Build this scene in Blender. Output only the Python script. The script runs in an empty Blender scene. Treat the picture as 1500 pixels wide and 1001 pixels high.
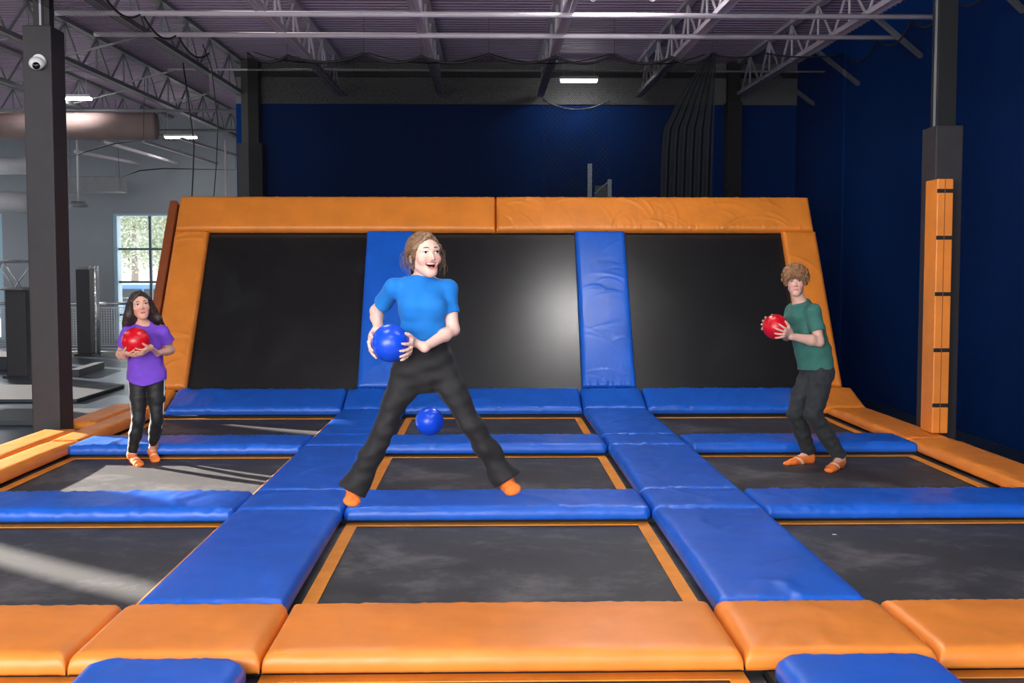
import bpy, bmesh, math, random
import numpy as np
from mathutils import Vector, Matrix

sc = bpy.context.scene
COL = sc.collection
PI = math.pi

# ------------------------------------------------------------------ camera
F_PX, CAM_H = 1660.0, 1.5
PITCH, YAW = math.atan(102 / F_PX), math.atan(35 / F_PX)
cam = bpy.data.cameras.new('camera')
cam.sensor_width = 36.0
cam.lens = F_PX / 1500 * 36
cam.clip_end = 300
cam_o = bpy.data.objects.new('camera', cam)
COL.objects.link(cam_o)
cam_o.location = (0, 0, CAM_H)
cam_o.rotation_euler = (PI / 2 - PITCH, 0, -YAW)
sc.camera = cam_o
_f = np.array([math.sin(YAW) * math.cos(PITCH), math.cos(YAW) * math.cos(PITCH), -math.sin(PITCH)])
_r = np.array([math.cos(YAW), -math.sin(YAW), 0.0])
_u = np.cross(_r, _f)


def at(px, py, Y):
    """world point at depth Y that the photograph shows at pixel px, py"""
    d = _f + (px - 750) / F_PX * _r - (py - 500.5) / F_PX * _u
    return np.array([0, 0, CAM_H]) + d * (Y / d[1])


# ------------------------------------------------------------------ light
sc.view_settings.view_transform = 'Standard'
sc.view_settings.look = 'None'
sc.view_settings.exposure = 1.05
sc.view_settings.gamma = 1.0
sc.view_settings.use_curve_mapping = False
sc.cycles.use_denoising = True
w = bpy.data.worlds.new('world')
sc.world = w
w.use_nodes = True
w.node_tree.nodes['Background'].inputs[0].default_value = (0.92, 0.96, 1.0, 1)
w.node_tree.nodes['Background'].inputs[1].default_value = 1.4
SUN_AZ, SUN_EL = math.atan2(-0.6, 0.8), math.radians(12)
sun = bpy.data.lights.new('sun', 'SUN')
sun.energy = 16.0
sun.color = (1.0, 0.9, 0.8)
sun.angle = math.radians(0.6)
sun_o = bpy.data.objects.new('sun', sun)
COL.objects.link(sun_o)
sun_o.location = (-20, 25, 12)
_sd = Vector((math.cos(SUN_AZ) * math.cos(SUN_EL), math.sin(SUN_AZ) * math.cos(SUN_EL), -math.sin(SUN_EL)))
sun_o.rotation_euler = _sd.to_track_quat('-Z', 'Y').to_euler()
# added soft fill light behind the camera, tilted slightly up towards the ceiling
for (lx, ly, lz, sx, sz, en) in ((-3.5, -3.5, 2.6, 7.0, 3.6, 460.0),):
    al = bpy.data.lights.new('front_fill', 'AREA')
    al.shape = 'RECTANGLE'
    al.size, al.size_y, al.energy = sx, sz, en
    al.color = (1.0, 0.97, 0.94)
    ao = bpy.data.objects.new('front_fill', al)
    COL.objects.link(ao)
    ao.location = (lx, ly, lz)
    ao.rotation_euler = (Vector((0.3, 1, 0.06))).to_track_quat('-Z', 'Z').to_euler()


# ------------------------------------------------------------------ materials
def srgb(r, g, b):
    f = lambda c: (c / 255 / 12.92) if c / 255 <= 0.04045 else ((c / 255 + 0.055) / 1.055) ** 2.4
    return (f(r), f(g), f(b), 1.0)


class NT:
    def __init__(self, name):
        self.m = bpy.data.materials.new(name)
        self.m.use_nodes = True
        self.t = self.m.node_tree
        self.b = self.t.nodes['Principled BSDF']

    def n(self, typ, **kw):
        nd = self.t.nodes.new(typ)
        for k, v in kw.items():
            setattr(nd, k, v)
        return nd

    def l(self, a, b):
        self.t.links.new(a, b)

    def coord(self, kind='Object', scale=(1, 1, 1), rot=(0, 0, 0)):
        tc = self.n('ShaderNodeTexCoord')
        mp = self.n('ShaderNodeMapping')
        mp.inputs['Scale'].default_value = scale
        mp.inputs['Rotation'].default_value = rot
        self.l(tc.outputs[kind], mp.inputs[0])
        return mp.outputs[0]

    def noise(self, vec, scale, detail=4, rough=0.55, dist=0.0):
        nd = self.n('ShaderNodeTexNoise')
        nd.inputs['Scale'].default_value = scale
        nd.inputs['Detail'].default_value = detail
        nd.inputs['Roughness'].default_value = rough
        nd.inputs['Distortion'].default_value = dist
        self.l(vec, nd.inputs['Vector'])
        return nd.outputs[0]

    def ramp(self, fac, stops):
        nd = self.n('ShaderNodeValToRGB')
        e = nd.color_ramp.elements
        while len(e) < len(stops):
            e.new(0.5)
        for i, (p, c) in enumerate(stops):
            e[i].position = p
            e[i].color = c if len(c) == 4 else (*c, 1)
        self.l(fac, nd.inputs[0])
        return nd.outputs[0]

    def bump(self, h, strength=0.3, dist=0.01):
        nd = self.n('ShaderNodeBump')
        nd.inputs['Strength'].default_value = strength
        nd.inputs['Distance'].default_value = dist
        self.l(h, nd.inputs['Height'])
        self.l(nd.outputs[0], self.b.inputs['Normal'])

    def set(self, **kw):
        for k, v in kw.items():
            self.b.inputs[k.replace('_', ' ')].default_value = v
        return self


def sc4(c, k):
    return (c[0] * k, c[1] * k, c[2] * k, 1)


def plain(name, c, rough=0.5, metal=0.0, var=0.12, nscale=6.0, bump=0.0, bscale=60.0, **kw):
    t = NT(name)
    v = t.coord('Object')
    f = t.noise(v, nscale)
    t.l(t.ramp(f, [(0.3, sc4(c, 1 - var)), (0.7, sc4(c, 1 + var))]), t.b.inputs['Base Color'])
    t.b.inputs['Roughness'].default_value = rough
    t.b.inputs['Metallic'].default_value = metal
    if bump:
        t.bump(t.noise(v, bscale, 3), bump, 0.004)
    t.set(**kw)
    return t.m


def vinyl(name, c, rough=0.36):
    t = NT(name)
    v = t.coord('Object')
    f = t.noise(v, 2.2, 3)
    t.l(t.ramp(f, [(0.3, sc4(c, 0.88)), (0.7, sc4(c, 1.1))]), t.b.inputs['Base Color'])
    rr = t.ramp(t.noise(v, 5, 4), [(0.3, (rough,) * 3), (0.75, (rough + 0.14,) * 3)])
    t.l(rr, t.b.inputs['Roughness'])
    v2 = t.coord('Object', (3.0, 1.0, 1.0), (0, 0, 0.5))
    big = t.noise(v2, 2.6, 2, 0.5, 0.3)
    fine = t.noise(v, 300, 2)
    ad = t.n('ShaderNodeMath', operation='MULTIPLY_ADD')
    t.l(fine, ad.inputs[0])
    ad.inputs[1].default_value = 0.008
    t.l(big, ad.inputs[2])
    t.bump(ad.outputs[0], 0.07, 0.05)
    t.set(Specular_IOR_Level=0.5)
    return t.m


M = {}
M['blue_vinyl'] = vinyl('blue_vinyl', srgb(22, 95, 202), 0.31)
M['orange_vinyl'] = vinyl('orange_vinyl', srgb(232, 137, 50), 0.34)
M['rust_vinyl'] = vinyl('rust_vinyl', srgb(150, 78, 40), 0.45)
M['black_pad'] = plain('black_padding', srgb(46, 44, 47), 0.62, bump=0.1, bscale=14)
M['black_metal'] = plain('black_painted_steel', srgb(24, 25, 26), 0.5)
M['dark_frame'] = plain('black_frame_paint', srgb(14, 14, 15), 0.7)
M['webbing'] = plain('orange_webbing', srgb(226, 140, 40), 0.7, bump=0.2, bscale=300)
M['white_paint'] = plain('white_steel_paint', srgb(176, 168, 178), 0.5, var=0.06)
M['grey_steel'] = plain('grey_steel_paint', srgb(120, 122, 126), 0.5, var=0.08)
M['galv'] = plain('galvanised_steel', srgb(170, 180, 190), 0.4, 0.8, 0.15, 30)
M['white_plastic'] = plain('white_plastic', srgb(225, 225, 225), 0.35, var=0.03)
M['black_gloss'] = plain('black_gloss_plastic', srgb(10, 10, 12), 0.12, var=0.05)
M['cable'] = plain('black_cable', srgb(16, 16, 18), 0.6)


def mat_bed(name, rough, base, dust, amt, weave=0.10, spec=0.5):
    t = NT(name)
    v = t.coord('Object')
    a = t.noise(v, 1.3, 5, 0.62, 0.6)
    b = t.noise(v, 7.0, 5, 0.7, 0.4)
    mx = t.n('ShaderNodeMath', operation='MULTIPLY_ADD')
    t.l(b, mx.inputs[0])
    mx.inputs[1].default_value = 0.45
    t.l(a, mx.inputs[2])
    t.l(t.ramp(mx.outputs[0], [(0.5, base), (0.72, sc4(base, 1 + amt)), (0.95, dust)]), t.b.inputs['Base Color'])
    t.b.inputs['Roughness'].default_value = rough
    w1 = t.n('ShaderNodeTexWave', wave_type='BANDS', bands_direction='X')
    w2 = t.n('ShaderNodeTexWave', wave_type='BANDS', bands_direction='Y')
    for wv in (w1, w2):
        wv.inputs['Scale'].default_value = 55
        t.l(v, wv.inputs[0])
    mm = t.n('ShaderNodeMath', operation='ADD')
    t.l(w1.outputs[1], mm.inputs[0])
    t.l(w2.outputs[1], mm.inputs[1])
    t.bump(mm.outputs[0], weave, 0.002)
    t.set(Specular_IOR_Level=spec)
    return t.m


M['mat'] = mat_bed('woven_black_mat', 0.6, srgb(44, 45, 47), srgb(104, 102, 103), 0.45)
M['wall_mat'] = mat_bed('woven_black_wall_mat', 0.31, srgb(20, 21, 21), srgb(34, 36, 35), 0.25, 0.012, 0.8)
M['wall_blue'] = plain('blue_wall_paint', srgb(0, 54, 124), 0.7, var=0.08, nscale=0.8, bump=0.03, bscale=40, Specular_IOR_Level=0.12)
M['wall_grey'] = plain('grey_block_paint', srgb(120, 122, 124), 0.8, var=0.06, nscale=1.5, bump=0.05, bscale=30)
M['far_grey'] = plain('far_grey_wall_paint', srgb(126, 132, 138), 0.8, var=0.06, nscale=0.7)
M['deck'] = plain('bounce_tinted_roof_deck', srgb(152, 134, 158), 0.6, var=0.05, nscale=1.0)  # purple light bounced off the coloured pads put into the white deck paint
M['duct'] = plain('rusty_grey_duct_fabric', srgb(136, 116, 112), 0.7, var=0.18, nscale=1.5)
M['white_duct'] = plain('white_duct', srgb(190, 192, 196), 0.6, var=0.06)
M['floor'] = plain('dark_sealed_floor', srgb(66, 76, 88), 0.28, var=0.15, nscale=1.4)
M['floor_mat'] = plain('charcoal_floor_mat', srgb(48, 54, 62), 0.5)
M['win_frame'] = plain('pale_blue_window_frame', srgb(140, 170, 188), 0.4, var=0.05)
M['mullion'] = plain('dark_window_mullion', srgb(58, 84, 100), 0.4, var=0.05)
M['pale'] = plain('pale_concrete', srgb(176, 174, 166), 0.85)
M['asphalt'] = plain('outside_paving', srgb(214, 204, 192), 0.9, nscale=0.4)
M['leaf'] = plain('hazed_green_leaves', srgb(150, 164, 146), 0.8, var=0.35, nscale=3)  # outdoor haze and glare put into the pale grey-green colour
M['bark'] = plain('bark', srgb(110, 96, 84), 0.9)
M['car_white'] = plain('white_car_paint', srgb(225, 226, 228), 0.25, var=0.02)
M['car_blue'] = plain('blue_car_paint', srgb(90, 140, 190), 0.25, var=0.02)
M['glass_dark'] = plain('dark_glass', srgb(40, 50, 58), 0.08)
M['tyre'] = plain('tyre_rubber', srgb(28, 28, 30), 0.8)
M['raw_metal'] = plain('aluminium', srgb(190, 192, 196), 0.35, 0.9, 0.06)


def emis(name, c, s):
    t = NT(name)
    t.set(Base_Color=c, Emission_Color=c, Emission_Strength=s)
    return t.m


M['led'] = emis('led_diffuser', (1.0, 0.97, 0.95, 1), 28.0)


def glass_mat():
    t = NT('window_glass')
    tr = t.n('ShaderNodeBsdfTransparent')
    gl = t.n('ShaderNodeBsdfGlossy')
    gl.inputs['Roughness'].default_value = 0.02
    mix = t.n('ShaderNodeMixShader')
    mix.inputs[0].default_value = 0.06
    t.l(tr.outputs[0], mix.inputs[1])
    t.l(gl.outputs[0], mix.inputs[2])
    t.l(mix.outputs[0], t.t.nodes['Material Output'].inputs[0])
    return t.m


M['glass'] = glass_mat()


def net_mat(name, pitch, thick, c):
    """knotted netting: cords on a diagonal lattice, open between them"""
    t = NT(name)
    uv = t.n('ShaderNodeTexCoord').outputs['UV']
    mp = t.n('ShaderNodeMapping')
    mp.inputs['Rotation'].default_value = (0, 0, PI / 4)
    t.l(uv, mp.inputs[0])
    sp = t.n('ShaderNodeSeparateXYZ')
    t.l(mp.outputs[0], sp.inputs[0])
    outs = []
    for ax in (0, 1):
        d = t.n('ShaderNodeMath', operation='DIVIDE')
        t.l(sp.outputs[ax], d.inputs[0])
        d.inputs[1].default_value = pitch
        fr = t.n('ShaderNodeMath', operation='FRACT')
        t.l(d.outputs[0], fr.inputs[0])
        lt = t.n('ShaderNodeMath', operation='LESS_THAN')
        t.l(fr.outputs[0], lt.inputs[0])
        lt.inputs[1].default_value = thick
        outs.append(lt.outputs[0])
    mx = t.n('ShaderNodeMath', operation='MAXIMUM')
    t.l(outs[0], mx.inputs[0])
    t.l(outs[1], mx.inputs[1])
    t.l(mx.outputs[0], t.b.inputs['Alpha'])
    t.set(Base_Color=c, Roughness=0.9, Specular_IOR_Level=0.05)
    return t.m


M['net'] = net_mat('black_safety_net', 0.017, 0.41, srgb(8, 8, 9))
M['net_dense'] = net_mat('black_gathered_net', 0.017, 0.62, srgb(34, 36, 39))
M['net_thin'] = net_mat('black_side_net', 0.020, 0.2, srgb(8, 8, 9))
M['wall_net'] = net_mat('lamplit_wall_net', 0.06, 0.07, srgb(90, 92, 96))  # lighter than the black nets to show lamp light on the cords


# ------------------------------------------------------------------ object helpers
def link(name, me, parent=None, mats=None, smooth=False):
    o = bpy.data.objects.new(name, me)
    COL.objects.link(o)
    if parent is not None:
        o.parent = parent
    if mats is not None:
        for m in (mats if isinstance(mats, (list, tuple)) else [mats]):
            me.materials.append(m)
    if smooth:
        me.polygons.foreach_set('use_smooth', [True] * len(me.polygons))
    return o


def tag(o, label=None, cat=None, group=None, kind=None):
    for k, v in (('label', label), ('category', cat), ('group', group), ('kind', kind)):
        if v:
            o[k] = v
    return o


def empty(name, loc=(0, 0, 0), rz=0.0, label=None, cat=None, group=None, kind=None):
    o = bpy.data.objects.new(name, None)
    COL.objects.link(o)
    o.empty_display_size = 0.2
    o.location = loc
    o.rotation_euler = (0, 0, rz)
    return tag(o, label, cat, group, kind)


class MB:
    """collects simple shapes in one bmesh"""

    def __init__(self):
        self.bm = bmesh.new()

    def box(self, x0, x1, y0, y1, z0, z1, bev=0.0, seg=2, mat=None):
        g = bmesh.ops.create_cube(self.bm, size=1.0)
        vs = g['verts']
        bmesh.ops.scale(self.bm, vec=(x1 - x0, y1 - y0, z1 - z0), verts=vs)
        bmesh.ops.translate(self.bm, vec=((x0 + x1) / 2, (y0 + y1) / 2, (z0 + z1) / 2), verts=vs)
        if bev:
            es = list({e for v in vs for e in v.link_edges})
            bmesh.ops.bevel(self.bm, geom=es, offset=bev, segments=seg, affect='EDGES', profile=0.6)
        return self

    def bar(self, a, b, w, h=None, round_=False, seg=8):
        """bar from a to b; square w x h, or round of radius w"""
        a, b = Vector(a), Vector(b)
        d = b - a
        L = d.length
        q = d.to_track_quat('Z', 'Y').to_matrix().to_4x4()
        mt = Matrix.Translation((a + b) / 2) @ q
        if round_:
            bmesh.ops.create_cone(self.bm, cap_ends=True, segments=seg, radius1=w, radius2=w, depth=L, matrix=mt)
        else:
            bmesh.ops.create_cube(self.bm, size=1.0, matrix=mt @ Matrix.Diagonal((w, h or w, L, 1)))
        return self

    def cyl(self, c, r, z0, z1, seg=20, r2=None):
        bmesh.ops.create_cone(self.bm, cap_ends=True, segments=seg, radius1=r, radius2=r if r2 is None else r2, depth=z1 - z0,
                              matrix=Matrix.Translation((c[0], c[1], (z0 + z1) / 2)))
        return self

    def ball(self, c, r, seg=16, sz=(1, 1, 1)):
        bmesh.ops.create_uvsphere(self.bm, u_segments=seg, v_segments=max(6, seg // 2), radius=r,
                                  matrix=Matrix.Translation(c) @ Matrix.Diagonal((*sz, 1)))
        return self

    def tube(self, pts, r, seg=6):
        pts = [Vector(p) for p in pts]
        rings = []
        for i, p in enumerate(pts):
            d = (pts[min(i + 1, len(pts) - 1)] - pts[max(i - 1, 0)]).normalized()
            s = d.cross(Vector((0.31, 0.17, 0.93))).normalized()
            t = d.cross(s)
            rr = r[i] if isinstance(r, (list, tuple)) else r
            rings.append([self.bm.verts.new(p + (s * math.cos(2 * PI * k / seg) + t * math.sin(2 * PI * k / seg)) * rr) for k in range(seg)])
        for a, b in zip(rings, rings[1:]):
            for k in range(seg):
                self.bm.faces.new((a[k], a[(k + 1) % seg], b[(k + 1) % seg], b[k]))
        self.bm.faces.new(list(reversed(rings[0])))
        self.bm.faces.new(rings[-1])
        return self

    def build(self, name, mat, parent=None, smooth=False, loc=None):
        bmesh.ops.recalc_face_normals(self.bm, faces=self.bm.faces[:])
        if loc is not None:
            bmesh.ops.translate(self.bm, vec=-Vector(loc), verts=self.bm.verts[:])
        me = bpy.data.meshes.new(name)
        self.bm.to_mesh(me)
        self.bm.free()
        o = link(name, me, parent, mat, smooth)
        if loc is not None:
            o.location = loc
        return o


def dup(o, parent=None, loc=None):
    c = o.copy()
    COL.objects.link(c)
    c.parent = parent
    if loc is not None:
        c.location = loc
    for ch in list(o.children):
        dup(ch, c)
    return c


def catenary(a, b, sag, n=10):
    a, b = Vector(a), Vector(b)
    return [a.lerp(b, i / n) - Vector((0, 0, sag * 4 * (i / n) * (1 - i / n))) for i in range(n + 1)]


# ------------------------------------------------------------------ the hall
FZ = -0.25                      # floor of the hall
XR, YB, XL, YF = 5.2, 19.2, -14.0, 27.0


def roof_z(y):                  # underside of the joists
    return 4.42 + 0.02 * (y - 19.2)


tag(MB().box(XL - 0.2, XR + 0.2, -3.8, YF + 0.2, FZ - 0.1, FZ).build('floor', M['floor']),
    'dark glossy sealed floor of the hall', 'floor', kind='structure')
tag(MB().box(-4.2, XR + 0.2, YB, YB + 0.2, FZ, 4.3).build('wall_back', M['wall_blue']),
    'dark blue painted wall behind the slanted trampolines', 'wall', kind='structure')
tag(MB().box(-4.2, XR + 0.2, YB - 0.03, YB + 0.2, 4.3, 5.2).build('trim_1', M['wall_grey']),
    'grey band above the blue wall under the roof', 'trim', kind='structure')
tag(MB().box(-4.2, XR, YB - 0.12, YB - 0.03, 4.74, 4.82).build('trim_2', M['black_metal']),
    'dark steel ledge along the grey band', 'trim', kind='structure')
tag(MB().box(XR, XR + 0.2, -3.8, YB, FZ, 5.2).build('wall_right', M['wall_blue']),
    'deep blue side wall beside the court', 'wall', kind='structure')
tag(MB().box(-4.2, -4.0, YB + 0.2, YF, FZ, 5.2).build('wall_partition', M['far_grey']),
    'grey partition closing off the space behind the blue wall', 'wall', kind='structure')


def wall_with_holes(axis, c0, c1, a0, a1, z0, z1, holes):
    """a wall slab along an axis with rectangular openings (a, b, z, z)"""
    mb = MB()
    cuts = sorted({a0, a1, *[h[0] for h in holes], *[h[1] for h in holes]})
    for p, q in zip(cuts, cuts[1:]):
        hs = sorted([(h[2], h[3]) for h in holes if h[0] <= p and h[1] >= q])
        z = z0
        for (s, e) in hs + [(z1, z1)]:
            if s > z:
                if axis == 'x':
                    mb.box(p, q, c0, c1, z, s)
                else:
                    mb.box(c0, c1, p, q, z, s)
            z = e
    return mb


W1 = (-8.85, -6.4, -0.1, 2.87)
W2 = (-13.85, -11.42, -0.1, 2.87)
tag(wall_with_holes('x', YF, YF + 0.35, XL - 0.2, -4.0, FZ, 5.3, [W1, W2]).build('wall_far', M['far_grey']),
    'pale grey far wall with tall gridded windows', 'wall', kind='structure')
LW = [(7.0, 9.5, 1.0, 3.4), (14.75, 15.3, 2.3, 3.3), (16.3, 18.9, 2.2, 3.3), (20.5, 23.0, 0.0, 3.4), (24.0, 26.5, 0.0, 3.4)]  # out-of-view openings sized and placed to cast the sun patches and brighten the hall
tag(wall_with_holes('y', XL - 0.35, XL, -3.8, YF, FZ, 5.3, LW).build('wall_left', M['far_grey']),
    'grey side wall out of view, its window openings placed to shape the low sun', 'wall', kind='structure')


def window(n, W, label):
    x0, x1, z0, z1 = W
    root = empty('window_%d' % n, ((x0 + x1) / 2, YF, z0), 0, label, 'window', None, 'structure')
    cx = (x0 + x1) / 2
    fr = MB()
    t = 0.10
    fr.box(x0 - cx, x0 - cx + t, 0.02, 0.33, 0, z1 - z0).box(x1 - cx - t, x1 - cx, 0.02, 0.33, 0, z1 - z0)
    fr.box(x0 - cx + t, x1 - cx - t, 0.02, 0.33, z1 - z0 - 0.05, z1 - z0).box(x0 - cx + t, x1 - cx - t, 0.02, 0.33, 0, 0.06)
    fr.build('frame', M['win_frame'], root)
    nx, nz = 3, 4
    px, pz = (x1 - x0 - 2 * t) / nx, 0.78
    zz = [z1 - z0 - 0.05 - k * pz for k in range(nz)] + [0.06]
    for i in range(1, nx):
        MB().box(-0.03, 0.03, 0.1, 0.18, 0.06, z1 - z0 - 0.05).build('mullion', M['mullion'], root).location.x = x0 - cx + t + i * px
    for z in zz[1:-1]:
        MB().box(x0 - cx + t, x1 - cx - t, 0.11, 0.17, -0.025, 0.025).build('glazing_bar', M['mullion'], root).location.z = z
    for i in range(nx):
        for a, b in zip(zz[1:], zz):
            MB().box(0.0, px, 0.135, 0.141, a, b).build('pane', M['glass'], root).location.x = x0 - cx + t + i * px


window(1, W1, 'tall gridded window behind the girl in purple')
window(2, W2, 'tall gridded window cut off by the picture edge behind the truss')

# roof: one corrugated deck, joists, rods
prof = []
y, k = 2.0, 0
while y < YF + 0.3:
    prof += [(y, 0.0), (y + 0.07, 0.0), (y + 0.085, 0.045), (y + 0.15, 0.045)]
    y += 0.165
verts, faces = [], []
for (py, pz) in prof:
    zz = roof_z(py) + 0.56 + pz
    verts += [(XL - 0.3, py, zz), (XR + 0.3, py, zz), (XL - 0.3, py, zz + 0.05), (XR + 0.3, py, zz + 0.05)]
for i in range(len(prof) - 1):
    a, b = 4 * i, 4 * i + 4
    faces += [(a, a + 1, b + 1, b), (a + 2, b + 2, b + 3, a + 3)]
me = bpy.data.meshes.new('ceiling')
me.from_pydata(verts, [], faces)
ceiling = tag(link('ceiling', me, None, M['deck']), 'corrugated steel roof deck with pale painted joists', 'ceiling', kind='structure')
tag(MB().box(XL - 0.3, XR + 0.3, -3.8, 2.05, 4.64, 4.72).build('trim_3', M['deck']),
    'roof deck edge over the entrance side', 'trim', kind='structure')

web_me = {}


def joist(x, y0, y1, mat):
    root = bpy.data.objects.new('roof_joist', None)
    COL.objects.link(root)
    root.parent = ceiling
    n = 12
    for nm, dz, hh in (('top_chord', 0.52, 0.05), ('bottom_chord', 0.0, 0.05)):
        mb = MB()
        for s in (-1, 1):
            mb.bar((x + s * 0.05, y0, roof_z(y0) + dz + 0.02), (x + s * 0.05, y1, roof_z(y1) + dz + 0.02), 0.012, 0.06)
            mb.bar((x + s * 0.03, y0, roof_z(y0) + dz), (x + s * 0.03, y1, roof_z(y1) + dz), 0.055, 0.012)
        mb.build(nm, mat, root)
    key = mat.name
    if key not in web_me:
        a = MB().bar((0, 0, 0.02), (0, 0.62, 0.52), 0.018, round_=True, seg=6).build('web_bar', mat)
        b = MB().bar((0, 0, 0.52), (0, 0.62, 0.02), 0.018, round_=True, seg=6).build('web_bar', mat)
        c = MB().bar((0, 0, 0.02), (0, 0.0, 0.52), 0.016, round_=True, seg=6).build('web_bar', mat)
        web_me[key] = [q.data for q in (a, b, c)]
        for q in (a, b, c):
            bpy.data.objects.remove(q)
    yy, i = y0 + 0.1, 0
    while yy + 0.62 < y1:
        if yy > 9.5:
            for kk in ((0,) if i % 2 == 0 else (1, 2)):
                o = bpy.data.objects.new('web_bar', web_me[key][kk])
                COL.objects.link(o)
                o.parent = root
                o.location = (x, yy, roof_z(yy))
        yy += 0.62
        i += 1


for k in range(-4, 3):
    x = 0.87 + 1.645 * k
    joist(x, 5.0, YF - 0.05 if x < -4.1 else YB - 0.14, M['white_paint'] if k > -3 else M['grey_steel'])
for x in (-7.4, -9.1, -10.8):
    joist(x, 14.0, YF - 0.05, M['grey_steel'])
for (yy, dz, nm) in ((13.55, -0.03, 'sprinkler_pipe'), (12.35, -0.03, 'sprinkler_pipe'), (16.6, 0.04, 'bridging_rod')):
    MB().bar((-4.6, yy, roof_z(yy) + dz), (4.9, yy, roof_z(yy) + dz), 0.030 if dz < 0 else 0.014, round_=True, seg=10).build(nm, M['white_paint'], ceiling, True)
for (yy, x0, x1) in ((21.0, -13.0, -4.3), (24.5, -13.0, -4.3)):
    MB().bar((x0, yy, roof_z(yy) - 0.02), (x1, yy, roof_z(yy) - 0.02), 0.03, round_=True, seg=8).build('sprinkler_pipe', M['grey_steel'], ceiling, True)
# knee braces from the last joist down to the blue side wall
for yy in (10.5, 13.1, 15.4, 17.6):
    MB().bar((4.28, yy, roof_z(yy) + 0.25), (5.19, yy + 0.55, roof_z(yy) - 0.22), 0.05, 0.05).build('wall_brace', M['grey_steel'], ceiling)
# bridging between the joists of the unlit bay
for yy in (15.5, 18.0, 20.5, 23.0):
    for (xa, xb) in ((-5.71, -4.065), (-7.4, -5.71)):
        MB().bar((xa, yy, roof_z(yy) + 0.03), (xb, yy + 0.2, roof_z(yy) + 0.5), 0.025, 0.025).build('bridging_rod', M['grey_steel'], ceiling)
for (x0, y0, x1, y1) in ((110, 222, 205, 240), (150, 207, 262, 240), (210, 207, 318, 240), (265, 203, 347, 228)):
    p, q = at(x0, y0, 21.5), at(x1, y1, 26.8)
    MB().bar(tuple(p), tuple(q), 0.05, 0.05).build('roof_beam', M['white_paint'], ceiling)
# ------------------------------------------------------------------ padded court
def pad_mesh(name, L, W, th, seed, wr=1.0, cf=0.0, cb=0.0, res=0.024, rnd=0.72, pucker=(1, 1), ang=(1.2, 0.5), cw=0.85):
    """foam pad in a vinyl cover: rounded slab L x W, top at z=0, with creases and puckered edges"""
    rng = np.random.RandomState(seed)
    off = np.array([0.008, 0.0, 0.001, 0.007, 0.018, 0.036, 0.062]) * rnd
    dz = np.array([-th, -th * 0.86, -th * 0.55, -th * 0.34, -th * 0.17, -th * 0.05, 0.0])

    def axis(S):
        n = max(2, int((S - 2 * off[-1]) / res))
        mid = np.linspace(off[-1], S - off[-1], n + 1)
        a = np.concatenate([off[:-1], mid, S - off[:-1][::-1]])
        z = np.concatenate([dz[:-1], np.zeros(n + 1), dz[:-1][::-1]])
        return a, z
    ax, zx = axis(L)
    ay, zy = axis(W)
    X, Y = np.meshgrid(ax, ay, indexing='ij')
    ZX, ZY = np.meshgrid(zx, zy, indexing='ij')
    Z = -np.minimum(th, (np.abs(ZX) ** 2.2 + np.abs(ZY) ** 2.2) ** (1 / 2.2))
    top = np.clip(1 + Z / (th * 0.5), 0, 1)
    u, v = X / L, Y / W
    Z = Z + top * 0.010 * (1 - (2 * u - 1) ** 6) * (1 - (2 * v - 1) ** 4) - 0.004 * top
    for _ in range(int(4 + 7 * L * wr)):
        cx, cy = rng.uniform(0, L), rng.uniform(0, W)
        an = rng.normal(*ang) * (1 if rng.rand() < 0.75 else -1)
        ln, wd, am = rng.uniform(0.10, 0.32), rng.uniform(0.024, 0.055) * cw, rng.uniform(-0.5, 1.0) * 0.0100 * min(wr, 2.0) * cw
        s = (X - cx) * math.cos(an) + (Y - cy) * math.sin(an)
        d = -(X - cx) * math.sin(an) + (Y - cy) * math.cos(an)
        d = d + 0.25 * s * s / ln
        Z = Z + top * am * np.exp(-(d / wd) ** 2 - (s / ln) ** 2)
    for edge, dist, on in ((0, Y, pucker[0]), (1, W - Y, pucker[1])):
        ph = rng.uniform(0, 6, 8)
        nz = sum(np.sin(X * fq + p) for fq, p in zip((31, 47, 73, 96, 121, 17, 59, 140), ph)) / 4.0
        g = np.exp(-((dist - 0.02) / 0.05) ** 2) * on
        Z = Z + 0.0058 * wr * nz * g * np.clip(1.2 + Z / th, 0, 1)
        Y = Y + (1 if edge else -1) * 0.003 * wr * np.abs(nz) * np.exp(-(dist / 0.03) ** 2) * on
    # cut corners
    for c, dd in ((cf, Y), (cb, W - Y)):
        if c:
            k = np.clip(c - dd, 0, c) * 0.9
            X = L / 2 + (X - L / 2) * (L / 2 - k) / (L / 2)
    nx, ny = X.shape
    V = np.stack([X, Y, Z], -1).reshape(-1, 3)
    idx = np.arange(nx * ny).reshape(nx, ny)
    q = np.stack([idx[:-1, :-1], idx[1:, :-1], idx[1:, 1:], idx[:-1, 1:]], -1).reshape(-1, 4)
    rim = list(idx[:, 0]) + list(idx[-1, 1:]) + list(idx[-2::-1, -1]) + list(idx[0, -2:0:-1])
    me = bpy.data.meshes.new(name)
    me.from_pydata(V.tolist(), [], q.tolist() + [[int(i) for i in reversed(rim)]])
    return me


_pad_n = [0]


def pad(x0, x1, y0, y1, col, label, group=None, zt=0.0, th=0.085, basis=None, wr=1.0, name='floor_pad', **kw):
    _pad_n[0] += 1
    g = 0.004
    me = pad_mesh(name, x1 - x0 - 2 * g, y1 - y0 - 2 * g, th, 100 + _pad_n[0], wr, **kw)
    o = link(name, me, None, M[col], True)
    if basis is None:
        o.location = (x0 + g, y0 + g, zt)
    else:
        O, U, V, N = basis
        p = O + U * (x0 + g) + V * (y0 + g) + N * zt
        o.matrix_world = Matrix(((U.x, V.x, N.x, p.x), (U.y, V.y, N.y, p.y), (U.z, V.z, N.z, p.z), (0, 0, 0, 1)))
    return tag(o, label, 'pad', group)


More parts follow.
